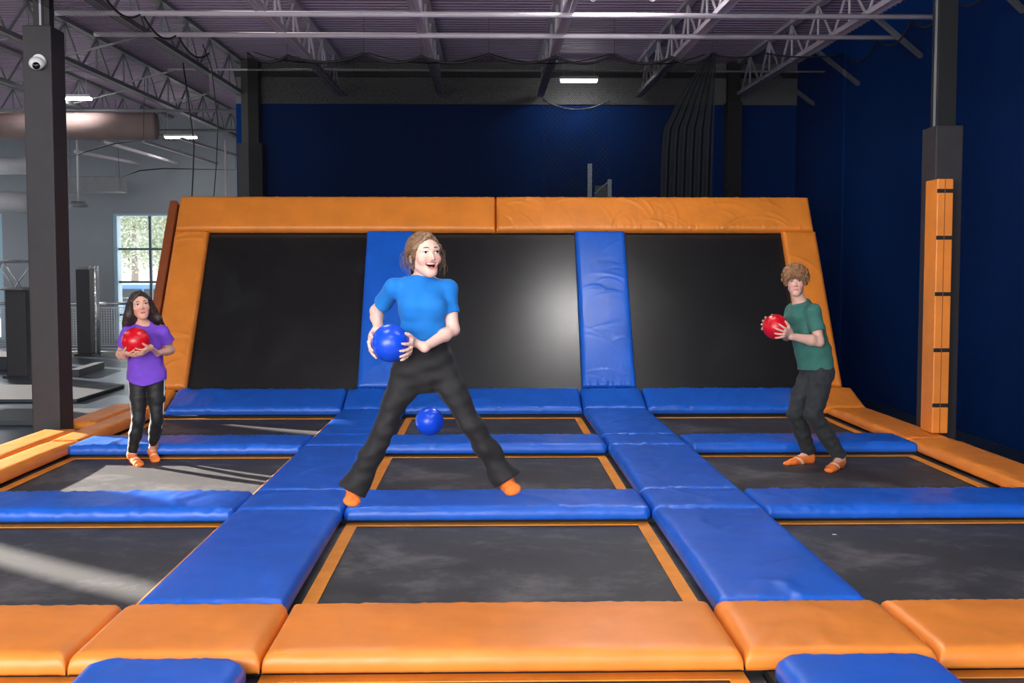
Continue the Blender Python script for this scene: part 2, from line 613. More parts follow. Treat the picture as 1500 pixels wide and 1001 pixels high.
SL, SR = (-1.62, -0.93), (1.05, 1.77)            # blue strips running away from the camera
EL, ER = -3.66, 3.80                             # inner edges of the orange borders
FRONT, RA, RB, RC = (4.40, 5.12), (7.16, 7.80), (9.82, 10.46), (12.46, 13.02)
cellx = [(EL, SL[0]), (SL[1], SR[0]), (SR[1], ER)]
colname = ['window-side', 'centre', 'wall-side']

# front orange row
for (a, b, nm) in ((-4.6, -1.66, 'long orange pad at the front on the window side'),
                   (-1.66, -0.90, 'short orange pad at the front crossing of the window-side strip'),
                   (-0.90, 1.02, 'long orange pad in the middle of the front row'),
                   (1.02, 1.80, 'short orange pad at the front crossing of the wall-side strip'),
                   (1.80, 4.5, 'long orange pad at the front on the blue wall side')):
    pad(a, b, *FRONT, 'orange_vinyl', nm, 'orange pads of the front row', wr=0.55, cf=0.0, cb=0.05 if b - a < 1 else 0)
# near strips in the bottom corners
for (s, nm) in ((SL, 'window side'), (SR, 'blue wall side')):
    pad(s[0] + 0.06, s[1] + 0.0, 2.2, FRONT[0] - 0.005, 'blue_vinyl', 'nearest blue pad with cut corners in front of the orange row, ' + nm,
        'blue strip pads running away from the camera', wr=0.5, cb=0.09)
# cross rows of blue pads
rown = ['first blue cross row behind the nearest trampolines', 'second blue cross row']
for r, row in enumerate((RA, RB)):
    for i, (x0, x1) in enumerate(cellx):
        a, b = x0, x1
        pad(a, b, *row, 'blue_vinyl', 'long blue pad, %s, %s' % (rown[r], ['window side', 'in the middle', 'blue wall side'][i]),
            'blue cross pads between the trampolines', wr=[1.5, 1.0, 1.2][i], cf=0.03)
# strips between the rows and the crossings
segs = [((FRONT[1], RA[0]), 'long blue strip pad beside the nearest centre trampoline'),
        ((RA[0], RA[1]), 'short blue crossing pad in the first cross row'),
        ((RA[1], RB[0]), 'long blue strip pad beside the second centre trampoline'),
        ((RB[0], RB[1]), 'short blue crossing pad in the second cross row'),
        ((RB[1], RC[0]), 'long blue strip pad beside the rearmost centre trampoline')]
for s, nm in ((SL, 'window side'), (SR, 'blue wall side')):
    for (a, b), lb in segs:
        pad(s[0], s[1], a, b, 'blue_vinyl', '%s, %s' % (lb, nm), 'blue strip pads running away from the camera', wr=0.8 if s is SL else 1.3)

# tilted pads at the foot of the slanted wall
TILT = math.atan2(0.175, RC[1] - RC[0])
bC = (Vector((0, RC[0], 0.0)), Vector((1, 0, 0)), Vector((0, math.cos(TILT), math.sin(TILT))), Vector((0, -math.sin(TILT), math.cos(TILT))))
wC = (RC[1] - RC[0]) / math.cos(TILT)
for (a, b, nm) in ((cellx[0][0] + 0.1, cellx[0][1], 'tilted blue pad below the window-side wall trampoline'),
                   (SL[0], SL[1], 'short tilted blue pad below the window-side wall strip'),
                   (cellx[1][0], cellx[1][1], 'tilted blue pad below the middle wall trampoline'),
                   (SR[0], SR[1], 'short tilted blue pad below the creased wall strip'),
                   (cellx[2][0], cellx[2][1] - 0.1, 'tilted blue pad below the wall-side wall trampoline')):
    pad(a, b, 0, wC, 'blue_vinyl', nm, 'tilted blue pads at the foot of the slanted wall', basis=bC, wr=1.3)

# slanted wall
WA = Vector((0, 1.2, 1.85)).normalized()
bW = (Vector((0, 13.02, 0.178)), Vector((1, 0, 0)), WA, Vector((0, -WA.z, WA.y)))
V1 = 2.21                                        # up the slope to the orange top row
V2 = 2.74
pad(-1.515, -0.93, 0, V1, 'blue_vinyl', 'dark blue pad strip on the slanted wall behind the jumping woman', 'blue strips on the slanted wall', basis=bW, wr=0.5, name='wall_pad')
pad(1.085, 1.72, 0, V1, 'blue_vinyl', 'creased blue pad strip on the slanted wall between two black mats', 'blue strips on the slanted wall', basis=bW, wr=4.2, name='wall_pad', ang=(0.05, 0.2), pucker=(0.25, 0.25), cw=0.5, res=0.013)
pad(-3.90, 0.098, V1, V2, 'orange_vinyl', 'orange pad along the top of the slanted wall, window half', 'orange pads framing the slanted wall', basis=bW, wr=0.7, name='wall_pad', th=0.1)
pad(0.098, 4.11, V1, V2, 'orange_vinyl', 'orange pad along the top of the slanted wall, blue wall half', 'orange pads framing the slanted wall', basis=bW, wr=2.0, name='wall_pad', th=0.1, ang=(-0.7, 0.4), pucker=(0.4, 0.4), cw=0.5, res=0.013)
pad(-3.90, -3.47, 0, V1, 'orange_vinyl', 'orange pad up the window-side edge of the slanted wall', 'orange pads framing the slanted wall', basis=bW, wr=2.6, name='wall_pad', th=0.1, ang=(0.25, 0.25), pucker=(0.3, 0.3), cw=0.5, res=0.013)
pad(3.69, 4.13, 0, V1, 'orange_vinyl', 'orange pad up the blue wall side edge of the slanted wall', 'orange pads framing the slanted wall', basis=bW, wr=2.2, name='wall_pad', th=0.1, ang=(-0.3, 0.3), pucker=(0.3, 0.3), cw=0.5, res=0.013)
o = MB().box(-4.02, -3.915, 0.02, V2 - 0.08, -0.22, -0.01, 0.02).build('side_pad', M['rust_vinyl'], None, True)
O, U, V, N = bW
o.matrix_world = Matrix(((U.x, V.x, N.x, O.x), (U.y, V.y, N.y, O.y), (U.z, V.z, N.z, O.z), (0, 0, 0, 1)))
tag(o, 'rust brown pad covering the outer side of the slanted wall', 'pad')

# orange side borders
for (x0, x1, y0, y1, nm) in ((-3.93, EL + 0.02, 5.14, 7.8, 'inner orange border pad beside the nearest window-side trampoline'),
                             (-3.93, EL + 0.02, 7.8, 10.1, 'inner orange border pad beside the girl'),
                             (-3.93, EL + 0.02, 10.1, 12.46, 'inner orange border pad behind the girl'),
                             (-4.27, -3.94, 5.14, 8.4, 'outer orange border pad nearest to the camera'),
                             (-4.27, -3.94, 8.4, 10.9, 'outer orange border pad in front of the padded column'),
                             (-4.27, -3.94, 11.42, 13.0, 'outer orange border pad behind the padded column'),
                             (ER - 0.02, 4.22, 5.14, 7.8, 'orange border pad beside the nearest trampoline by the blue wall'),
                             (ER - 0.02, 4.22, 7.8, 10.14, 'orange border pad beside the boy'),
                             (ER - 0.02, 4.22, 10.14, 12.46, 'orange border pad behind the upright orange post pad')):
    pad(x0, x1, y0, y1, 'orange_vinyl', nm, 'orange border pads along the sides', wr=0.8)
for (x0, x1, nm) in ((-3.93, EL + 0.08, 'short tilted orange pad at the window-side foot of the slanted wall'),
                     (ER - 0.1, 4.22, 'short tilted orange pad at the wall-side foot of the slanted wall')):
    pad(x0, x1, 0, wC, 'orange_vinyl', nm, 'orange border pads along the sides', basis=bC, wr=0.6)


# trampolines: woven mat with orange edge webbing
def webbing(parent, x0, x1, y0, y1, z):
    return MB().box(x0, x1, y0, y1, z, z + 0.006, 0.0015, 1).build('edge_webbing', M['webbing'], parent)


def bed(x0, x1, y0, y1, label, z=-0.12, basis=None, mat='mat', web=True, seed=1, over=0.05):
    cx, cy = (x0 + x1) / 2, (y0 + y1) / 2
    w, h = (x1 - x0) / 2, (y1 - y0) / 2
    root = empty('trampoline', (cx, cy, z), 0, label, 'trampoline', 'trampolines of the court' if basis is None else 'trampolines in the slanted wall')
    n = 14
    vs, fs = [], []
    for i in range(n + 1):
        for j in range(n + 1):
            u, v = -1 + 2 * i / n, -1 + 2 * j / n
            vs.append((u * (w + over), v * (h + over), -0.012 * (1 - u * u) * (1 - v * v)))
    for i in range(n):
        for j in range(n):
            a = i * (n + 1) + j
            fs.append((a, a + n + 1, a + n + 2, a + 1))
    me = bpy.data.meshes.new('mat')
    me.from_pydata(vs, [], fs)
    link('mat', me, root, M[mat], True)
    if web:
        t = 0.075
        webbing(root, -w + 0.02, -w + 0.02 + t, -h + 0.0, h, 0.001)
        webbing(root, w - 0.02 - t, w - 0.02, -h + 0.0, h, 0.001)
        webbing(root, -w + 0.02 + t, w - 0.02 - t, h - 0.085, h, 0.001)
        webbing(root, -w + 0.02 + t, w - 0.02 - t, -h, -h + 0.085, 0.001)
    if basis is not None:
        O, U, V, N = basis
        p = O + U * cx + V * cy + N * z
        root.matrix_world = Matrix(((U.x, V.x, N.x, p.x), (U.y, V.y, N.y, p.y), (U.z, V.z, N.z, p.z), (0, 0, 0, 1)))
    return root


rows = [(FRONT[1] + 0.0, RA[0] + 0.07, 'nearest row'), (RA[1], RB[0] + 0.07, 'second row'), (RB[1], RC[0] + 0.05, 'rearmost row')]
for (y0, y1, rn) in rows:
    for i, (x0, x1) in enumerate(cellx):
        extra = {('second row', 0): ', under the girl', ('second row', 2): ', under the boy', ('nearest row', 1): ', below the jumping woman'}.get((rn, i), '')
        bed(x0 - (0.06 if i == 2 else 0), x1 + (-0.02 if i == 2 else 0), y0, y1, 'black trampoline with orange edge webbing, %s, %s%s' % (rn, ['window side', 'centre', 'blue wall side'][i], extra))
for i, (x0, x1) in enumerate(cellx):
    bed(x0 - (0.06 if i == 2 else 0), x1 + (-0.02 if i == 2 else 0), 1.9, FRONT[0] + 0.07, 'trampoline in front of the orange row, only its far edge in view, %s' % ['window side', 'centre', 'blue wall side'][i])
for (x0, x1, nm) in ((-3.42, -1.53, 'window side'), (-0.91, 1.07, 'behind the jumping woman'), (1.74, 3.66, 'beside the boy')):
    bed(x0, x1, 0.02, V1 - 0.02, 'slanted black wall trampoline, ' + nm, -0.106, bW, 'wall_mat', False, over=0.14)

# steel frame that carries pads and mats
fr = empty('steel_grid', (0, 5, FZ), 0, 'black steel frame carrying the pads and mats', 'frame')


def beam(x0, x1, y0, y1, z1=-0.089):
    MB().box(x0, x1, y0 - 5, y1 - 5, 0.0, z1 - FZ).build('beam', M['dark_frame'], fr)


for (x0, x1) in ((-4.25, EL - 0.06), (SL[0] + 0.06, SL[1] - 0.06), (SR[0] + 0.06, SR[1] - 0.06), (ER + 0.06, 4.17)):
    beam(x0, x1, 1.5, 10.95 if x0 < -4 else 12.95)
beam(-4.1, EL - 0.06, 11.4, 12.95)
for (y0, y1) in (FRONT, RA, RB, RC):
    for (x0, x1) in cellx:
        beam(x0 - 0.06, x1 + 0.06, y0 + 0.08, y1 - 0.08)
sl = MB()
Mw = Matrix(((U.x, V.x, N.x, O.x), (U.y, V.y, N.y, O.y - 5), (U.z, V.z, N.z, O.z - FZ), (0, 0, 0, 1)))
for (a, b, c, d) in ((-3.88, -3.5, 0.03, V2 - 0.03), (-1.49, -0.95, 0.03, V2 - 0.03), (1.11, 1.7, 0.03, V2 - 0.03), (3.72, 4.1, 0.03, V2 - 0.03),
                     (-3.49, -1.5, V1 + 0.03, V2 - 0.03), (-0.94, 1.1, V1 + 0.03, V2 - 0.03), (1.71, 3.71, V1 + 0.03, V2 - 0.03)):
    q = MB().box(a, b, c, d, -0.19, -0.12).build('beam', M['dark_frame'], fr)
    q.matrix_local = Mw
for x in (-3.8, -1.22, 1.4, 4.0):
    MB().bar((x, 9.55, 0), (x, 9.55, 2.42), 0.06).build('rear_post', M['dark_frame'], fr)
MB().box(-3.9, 4.1, 8.06, 8.2, 0, 0.28).build('beam', M['dark_frame'], fr)

# galvanised uprights sticking up behind the slanted wall
for (px, top, bot, nm) in ((864, 240, 300, 'tall galvanised post standing behind the slanted wall'),):
    p = at(px, top, 15.0)
    mb = MB().box(-0.028, 0.028, -0.02, 0.02, 0, p[2] - FZ)
    o = mb.build('steel_post', M['galv'])
    o.location = (p[0], 15.0, FZ)
    tag(o, nm, 'post')
p = at(893, 263, 15.0)
r2 = empty('steel_bracket', (p[0], 15.0, FZ), 0, 'short galvanised post with a diagonal brace behind the slanted wall', 'bracket')
MB().box(-0.025, 0.025, -0.02, 0.02, 0, p[2] - FZ).build('upright', M['galv'], r2)
MB().bar((-0.02, 0.0, p[2] - FZ - 0.03), (-0.20, 0.0, p[2] - FZ - 0.19), 0.025, 0.02).build('brace', M['galv'], r2)
MB().box(-0.19, -0.03, 0.02, 0.03, p[2] - FZ - 0.32, p[2] - FZ - 0.08).build('plate', M['grey_steel'], r2)

# ------------------------------------------------------------------ columns
lc = empty('padded_column', (-4.28, 11.18, FZ), 0, 'tall black padded column with a dome camera near the girl', 'column')
mb = MB().box(-0.135, 0.135, -0.18, 0.18, 0, 3.84 - FZ, 0.015)
for v in mb.bm.verts:
    pass
mb.build('pad', M['black_pad'], lc)
MB().box(-0.075, 0.02, -0.06, 0.06, 3.84 - FZ, 4.98 - FZ).build('steel_post', M['black_metal'], lc)
MB().box(0.02, 0.075, -0.05, 0.07, 3.84 - FZ, 4.98 - FZ).build('steel_post', M['black_metal'], lc)
MB().box(-0.012, 0.008, -0.075, -0.062, 3.84 - FZ, 4.98 - FZ).build('conduit', M['white_paint'], lc)
cc = at(52, 92, 10.9)
dc = empty('dome_camera', (cc[0], 11.0, cc[2]), 0, 'white dome security camera on the tall padded column', 'camera')
MB().bar((0.0, -0.0, 0.03), (0, -0.03, 0.03), 0.065, round_=True, seg=20).build('mount', M['white_plastic'], dc, False)
MB().ball((0, -0.075, 0.0), 0.062, 20, (1.15, 1, 1)).build('housing', M['white_plastic'], dc, True)
MB().ball((0.012, -0.115, -0.028), 0.036, 16).build('dome', M['black_gloss'], dc, True)

rc = empty('padded_column', (4.32, 10.78, FZ), 0, 'black padded column beside the blue wall with an orange post pad', 'column')
MB().box(-0.13, 0.13, -0.17, 0.17, 0, 2.87 - FZ, 0.012).build('pad', M['black_pad'], rc)
MB().box(-0.085, 0.085, -0.09, 0.09, 2.87 - FZ, 4.98 - FZ).build('steel_post', M['black_metal'], rc)
MB().box(-0.105, -0.087, -0.04, -0.02, 2.87 - FZ, 4.98 - FZ).build('conduit', M['grey_steel'], rc)

op = empty('post_pad', (4.165, 10.44, 0.012), 0, 'tall orange upright pad with black straps in front of the wall-side column', 'pad')
z0, zt = 0.0, 2.335
me = pad_mesh('cover', zt, 0.30, 0.05, 7, 0.5, rnd=0.4)
o = MB().box(-0.075, 0.075, -0.14, 0.14, z0, zt, 0.012).build('cover', M['orange_vinyl'], op, False)
for z in (0.26, 0.77, 1.285, 1.80, 2.225):
    MB().box(-0.074, 0.0752, -0.1425, -0.1365, z - 0.018, z + 0.018).build('strap', M['cable'], op)
MB().box(-0.006, 0.0, -0.143, -0.139, z0, zt).build('seam', M['rust_vinyl'], op)

for (px, Y, z1, w1, w2, zs, nm) in ((369, 18.9, 4.95, 0.20, 0.14, 3.6, 'thin black column at the window-side end of the blue wall'),
                                    (1073, 18.9, 4.95, 0.12, 0.10, 4.3, 'thin black column on the blue wall behind the boy')):
    x = at(px, 250, Y)[0]
    r3 = empty('wall_column', (x, Y, FZ), 0, nm, 'column')
    MB().box(-w1, w1, -0.14, 0.14, 0, zs - FZ).build('pad', M['black_pad'], r3)
    MB().box(-w2, w2, -0.1, 0.1, zs - FZ, z1 - FZ).build('steel_post', M['black_metal'], r3)
# ------------------------------------------------------------------ nets
def net_sheet(top, zb, mat, name, label, drop=None):
    """netting hung from a scalloped top line (list of points)"""
    vs, fs, uv = [], [], []
    s = 0.0
    n = 5
    for i, p in enumerate(top):
        if i:
            s += (Vector(p) - Vector(top[i - 1])).length
        for k in range(n + 1):
            t = k / n
            z = p[2] + (zb - p[2]) * t
            vs.append((p[0], p[1] + 0.05 * math.sin(s * 2.1) * math.sin(t * PI), z))
            uv.append((s, z))
    for i in range(len(top) - 1):
        for k in range(n):
            a = i * (n + 1) + k
            fs.append((a, a + n + 1, a + n + 2, a + 1))
    me = bpy.data.meshes.new(name)
    me.from_pydata(vs, [], fs)
    ul = me.uv_layers.new(name='UVMap')
    for lp in me.loops:
        ul.data[lp.index].uv = uv[lp.vertex_index]
    return me


def scallops(pts, sag, n=10):
    out = []
    for a, b in zip(pts, pts[1:]):
        c = catenary(a, b, sag, n)
        out += c if not out else c[1:]
    return out


YN = 14.95
zt = zt_net = at(700, 79, YN)[2]
xs = [at(px, 79, YN)[0] for px in (362, 421, 533, 617, 716, 814, 900, 985, 1043)]
back_top = scallops([(x, YN, zt - (0.03 if i % 2 else 0)) for i, x in enumerate(xs)], 0.10)
rt = empty('back_net', (0, 0, 0), 0, 'black safety net hanging behind the slanted wall', 'net')
link('netting', net_sheet([tuple(p) for p in back_top], FZ + 0.02, None, 'netting', ''), rt, M['net'], True)
MB().tube(back_top, 0.016).build('head_rope', M['cable'], rt, True)
top2 = scallops([(x, YN + 0.5, zt + 0.10) for x in xs[::2]], 0.13)
MB().tube(top2, 0.008).build('support_cable', M['cable'], rt, True)
for x in xs[1::1]:
    MB().bar((x, YN, zt - 0.02), (x, YN, roof_z(YN) + 0.5), 0.006).build('hanger', M['cable'], rt)

# gathered end of the net
gx0, gx1 = at(962, 285, 14.8)[0], at(1030, 285, 14.8)[0]
vs, fs, uv = [], [], []
n, m = 60, 14
for i in range(n + 1):
    u = i / n
    for j in range(m + 1):
        t = j / m
        xt = 2.95 - (1 - u) * (0.06 + 0.62 * min(1, t * 4.5) ** 0.8)
        x = xt + (gx1 - 2.95) * t * 0.55
        z = zt + (FZ + 0.02 - zt) * t
        yy = 14.78 + 0.05 * math.sin(u * 40 + t * 1.5) * min(1, t * 3)
        vs.append((x, yy, z))
        uv.append((u * 1.6, z))
for i in range(n):
    for j in range(m):
        a = i * (m + 1) + j
        fs.append((a, a + m + 1, a + m + 2, a + 1))
me = bpy.data.meshes.new('gathered_net')
me.from_pydata(vs, [], fs)
ul = me.uv_layers.new(name='UVMap')
for lp in me.loops:
    ul.data[lp.index].uv = uv[lp.vertex_index]
tag(link('gathered_net', me, None, M['net_dense'], True), 'black net gathered into a thick hanging bunch behind the slanted wall', 'net')

# side nets
side = [(4.68, y, roof_z(y) - 0.02) for i, y in enumerate((14.9, 13.7, 12.6, 11.5, 10.4, 9.3, 8.2))]
sp = scallops(side, 0.16)
rt = empty('side_net', (0, 0, 0), 0, 'black safety net hanging along the blue side wall', 'net')
link('netting', net_sheet([tuple(p) for p in sp], FZ + 0.02, None, 'netting', ''), rt, M['net_thin'], True)
MB().tube(sp, 0.012).build('head_rope', M['cable'], rt, True)
side = [(-3.6 - 0.05 * i, y, roof_z(y) - 0.02) for i, y in enumerate((14.9, 13.6, 12.4, 11.2, 10.0, 8.8))]
sp = scallops(side, 0.14)
rt = empty('side_net', (0, 0, 0), 0, 'black net drawn up along the roof on the window side', 'net')
net_o = link('netting', net_sheet([tuple(p) for p in sp], roof_z(12) - 0.5, None, 'netting', ''), rt, M['net_thin'], True)
MB().tube(sp, 0.012).build('head_rope', M['cable'], rt, True)
xp = scallops([(2.97, 14.95, zt_net), (3.6, 14.95, zt_net + 0.03), (4.66, 14.95, zt_net + 0.02)], 0.05)
rt = empty('corner_net', (0, 0, 0), 0, 'thin black net closing the corner between the gathered bunch and the blue side wall', 'net')
link('netting', net_sheet([tuple(p) for p in xp], FZ + 0.02, None, 'netting', ''), rt, M['net_thin'], True)
MB().tube(xp, 0.010).build('head_rope', M['cable'], rt, True)
# second net close to the blue wall, lamp light put into its pale cord and rope colour
sx = [at(px, 146, 18.3) for px in (795, 895)]
sp = scallops([tuple(sx[0]), tuple(sx[1])], 0.16, 14)
rt = empty('wall_net', (0, 0, 0), 0, 'short roped net coloured as lit by the strip light at the blue wall', 'net')
link('netting', net_sheet([tuple(p) for p in sp], 2.6, None, 'netting', ''), rt, M['wall_net'], True)
MB().tube(sp, 0.012).build('head_rope', M['grey_steel'], rt, True)

for (pts, nm) in (([at(268, 92, 15.1), at(275, 140, 15.1), at(284, 210, 15.1), at(283, 250, 15.1), at(281, 290, 15.1)], 'black rope hanging beside the window-side corner of the slanted wall'),
                  ([at(297, 65, 15.3), at(310, 100, 15.3), at(319, 180, 15.3), at(317, 240, 15.3), at(313, 290, 15.3)], 'thin black rope hanging behind the thicker rope'),
                  ):
    pts = [tuple(p) for p in pts]
    pts = pts + [(pts[-1][0] - 0.02, pts[-1][1] + 0.3, 0.6), (pts[-1][0] - 0.05, pts[-1][1] + 0.32, FZ + 0.01)]
    tag(MB().tube(pts, 0.010 if 'thin' not in nm else 0.007).build('net_rope', M['cable'], None, True), nm, 'rope')
for (pts, nm) in (([at(100, 232, 20), at(135, 219, 20), at(170, 210, 20), at(210, 205, 20)], 'slack black cable under the rusty duct'),
                  ([at(175, 261, 24), at(205, 250, 24), at(240, 247, 24), at(345, 249, 24)], 'slack black cable along the far wall')):
    pts = [tuple(p) for p in pts]
    pts = [(pts[0][0] - 0.05, pts[0][1], roof_z(pts[0][1]) + 0.6), pts[0]] + pts[1:] + [(pts[-1][0] + 0.05, pts[-1][1], roof_z(pts[-1][1]) + 0.6)]
    tag(MB().tube(pts, [0.004, 0.005] + [0.014] * (len(pts) - 4) + [0.005, 0.004]).build('slack_cable', M['cable'], None, True), nm, 'cable')


# ------------------------------------------------------------------ lamps
def lamp(x, y, z, L, label, ax='x', n=2, w=0.09):
    root = empty('strip_light', (x, y, z), 0 if ax == 'x' else PI / 2, label, 'lamp', 'strip lights under the roof')
    MB().box(-L / 2, L / 2, -w, w, 0.02, 0.07, 0.008).build('housing', M['white_plastic'], root)
    for s in ((-w / 2, w / 2)):
        MB().box(-L / 2 + 0.02, L / 2 - 0.02, s - w / 3, s + w / 3, -0.012, 0.02, 0.006).build('diffuser', M['led'], root)
    for s in (-1, 1):
        MB().bar((s * L * 0.4, 0, 0.07), (s * L * 0.4, 0, roof_z(y) + 0.55 - z), 0.006).build('hanger', M['raw_metal'], root)
    return root


p = at(848, 119, 18.5)
lamp(p[0], 18.5, p[2], 0.62, 'small twin strip light glowing in front of the grey band over the blue wall')
p = at(265, 202, 25.0)
lamp(p[0], 25.0, p[2], 0.7, 'strip light over the far hall above the gridded window')
p = at(113, 145, 20.0)
lamp(p[0] - 0.2, 20.0, p[2], 0.9, 'strip light beside the tall padded column above the rusty duct')
k = 0
for (x, y) in ((1.32, 11.9), (-1.4, 9.2), (1.5, 9.2), (-1.4, 5.5), (1.5, 5.5), (0.0, 2.6), (-6.5, 10.0), (-9.0, 15.0)):
    k += 1
    lamp(x, y, roof_z(y) - (0.12 if k > 1 else -0.36), 1.2 if k > 1 else 0.8, w=0.09 if k > 1 else 0.28, label= ['strip light just above the picture edge over the middle wall trampoline',
                                       'strip light over the second row, window side', 'strip light over the second row, blue wall side',
                                       'strip light over the nearest row, window side', 'strip light over the nearest row, blue wall side',
                                       'strip light over the front trampolines', 'strip light over the side hall', 'strip light deep in the side hall'][k - 1])
p = at(330, 205, 20.5)
tag(MB().cyl((0, 0), 0.02, 0, p[2] - FZ, 12).build('conduit_pole', M['white_paint'], None, True), 'thin white pole rising behind the window-side corner of the slanted wall', 'pole').location = (p[0], 20.5, FZ)
# cable loops under the lamp at the picture's top edge
for (px, nm) in ((868, 'small white cable loop under the roof, nearer the middle'), (955, 'small white cable loop under the roof, further along')):
    c = at(px, 0, 11.35)
    pts = [(c[0] + 0.04 * math.sin(a), 11.3, c[2] + 0.05 - 0.075 * math.cos(a)) for a in np.linspace(-2.8, 2.8, 16)]
    tag(MB().tube(pts, 0.006).build('cable_loop', M['white_plastic'], None, True), nm, 'cable')

# ------------------------------------------------------------------ far hall
def beam_truss(name, a, b, w, label, cat='truss'):
    """square aluminium box truss between a and b"""
    a, b = Vector(a), Vector(b)
    root = empty(name, a, 0, label, cat)
    d = (b - a)
    L = d.length
    dn = d.normalized()
    s = dn.cross(Vector((0, 1, 0))).normalized() if abs(dn.y) < 0.9 else Vector((1, 0, 0))
    t = dn.cross(s)
    cs = [(s * i + t * j) * w / 2 for i, j in ((-1, -1), (1, -1), (1, 1), (-1, 1))]
    for c in cs:
        MB().bar(c, d + c, 0.025, round_=True, seg=8).build('chord', M['raw_metal'], root, True)
    n = max(2, int(L / (w * 0.6)))
    for i in range(n):
        for q in range(4):
            c0, c1 = cs[q], cs[(q + 1) % 4]
            p0, p1 = d * (i / n), d * ((i + 1) / n)
            if i % 2:
                c0, c1 = c1, c0
            MB().bar(p0 + c0, p1 + c1, 0.012, round_=True, seg=6).build('lacing', M['raw_metal'], root, True)
    return root


# ducts
yd = 20.5
a, b = at(-60, 185, yd), at(228, 185, yd)
tag(MB().bar((a[0] - 1.5, yd, a[2]), (b[0], yd, b[2]), 0.24, round_=True, seg=24).build('round_duct', M['duct'], None, True),
    'long round rusty grey duct under the roof', 'duct')
a, b = at(-40, 243, 24), at(45, 243, 24)
tag(MB().bar((a[0], 24, a[2]), (b[0], 24, b[2]), 0.18, round_=True, seg=20).build('white_duct', M['white_duct'], None, True), 'white round duct at the picture edge, upper one', 'duct')
a, b = at(-60, 293, 22), at(42, 297, 22)
tag(MB().bar((a[0], 22, a[2]), (b[0], 22, b[2]), 0.2, round_=True, seg=20).build('white_duct', M['white_duct'], None, True), 'white round duct at the picture edge, lower one', 'duct')
p, q = at(95, 260, 25), at(180, 282, 25)
un = empty('air_unit', ((p[0] + q[0]) / 2, 25, q[2]), 0, 'grey boxy air unit hanging before the far wall', 'air unit')
hw, hz = (q[0] - p[0]) / 2, p[2] - q[2]
MB().box(-hw, hw, -0.3, 0.3, 0, hz, 0.02).build('casing', M['grey_steel'], un)
for s in (-0.8, 0.8):
    MB().bar((s * hw, 0, hz), (s * hw, 0, roof_z(25) + 0.5 - q[2]), 0.012).build('hanger', M['grey_steel'], un)
p = at(115, 300, 23)
hd = empty('round_diffuser', (p[0], 23, p[2]), 0, 'round grey air outlet hanging right behind the tall padded column', 'air outlet')
MB().cyl((0, 0), 0.2, -0.06, 0.06, 24, 0.14).build('cone', M['grey_steel'], hd, True)
MB().cyl((0, 0), 0.02, 0.06, roof_z(23) + 0.59 - p[2], 16).build('riser', M['white_duct'], hd, True)

# railing
YRAIL = 24.6
zr = FZ


def panel(x0, x1):
    r = MB()
    root = empty('railing', (x0, YRAIL, zr), 0, None, 'railing')
    w = x1 - x0
    MB().bar((0, 0, 1.07), (w, 0, 1.07), 0.03, round_=True, seg=10).build('handrail', M['raw_metal'], root, True)
    MB().bar((0, 0, 0.1), (w, 0, 0.1), 0.03, 0.03).build('bottom_rail', M['raw_metal'], root)
    MB().bar((0, 0, 0.0), (0, 0, 1.07), 0.045, 0.045).build('post', M['raw_metal'], root)
    MB().bar((w, 0, 0.0), (w, 0, 1.07), 0.045, 0.045).build('post', M['raw_metal'], root)
    vs = [(0.07, 0, 0.16), (w - 0.07, 0, 0.16), (w - 0.07, 0, 0.98), (0.07, 0, 0.98)]
    for i in range(4):
        MB().bar(vs[i], vs[(i + 1) % 4], 0.02).build('panel_frame', M['raw_metal'], root)
    k = 0
    for xx in np.arange(0.12, w - 0.08, 0.06):
        k += 1
    vb, hb = MB(), MB()
    for xx in np.arange(0.12, w - 0.08, 0.055):
        vb.bar((xx, 0, 0.16), (xx, 0, 0.98), 0.006)
    for zz in np.arange(0.21, 0.97, 0.055):
        vb.bar((0.07, 0, zz), (w - 0.07, 0, zz), 0.006)
    hb.bm.free()
    vb.build('wire_mesh', M['raw_metal'], root)
    return root


edges = [at(px, 470, YRAIL)[0] for px in (-45, 20, 60, 139, 190, 240, 290)]
lab = ['grey mesh railing panel before the cut-off window', 'grey mesh railing panel behind the truss post', 'grey mesh railing panel left of the black tower, behind the padded column',
       'grey mesh railing panel just behind the girl', 'grey mesh railing panel hidden behind the girl', 'grey mesh railing panel behind the edge of the slanted wall']
for (a, b), l in zip(zip(edges, edges[1:]), lab):
    tag(panel(a + 0.02, b - 0.02), l, 'railing', 'mesh railing panels along the far hall')
tag(MB().box(XL, -4.3, YRAIL - 0.1, YRAIL + 0.15, FZ, FZ + 0.04).build('trim_4', M['pale']), 'pale kerb under the railing', 'trim', kind='structure')

# black tower with small truss
p = at(124, 395, 23.8)
tw = empty('speaker_tower', (p[0], 23.8, FZ), 0, 'slim black tower standing at the railing', 'tower')
hw = 0.14
MB().box(-hw, hw, -0.14, 0.14, 0.05, p[2] - FZ, 0.01).build('cabinet', M['black_pad'], tw)
MB().box(-hw - 0.05, hw + 0.05, -0.2, 0.2, 0, 0.05).build('base', M['black_metal'], tw)
MB().box(-0.1, 0.1, -0.08, 0.08, p[2] - FZ, p[2] - FZ + 0.06).build('cap', M['grey_steel'], tw)
q = at(138, 390, 24.1)
beam_truss('truss_post', (q[0], 24.1, FZ), (q[0], 24.1, q[2]), 0.1, 'narrow aluminium truss mast beside the black tower')
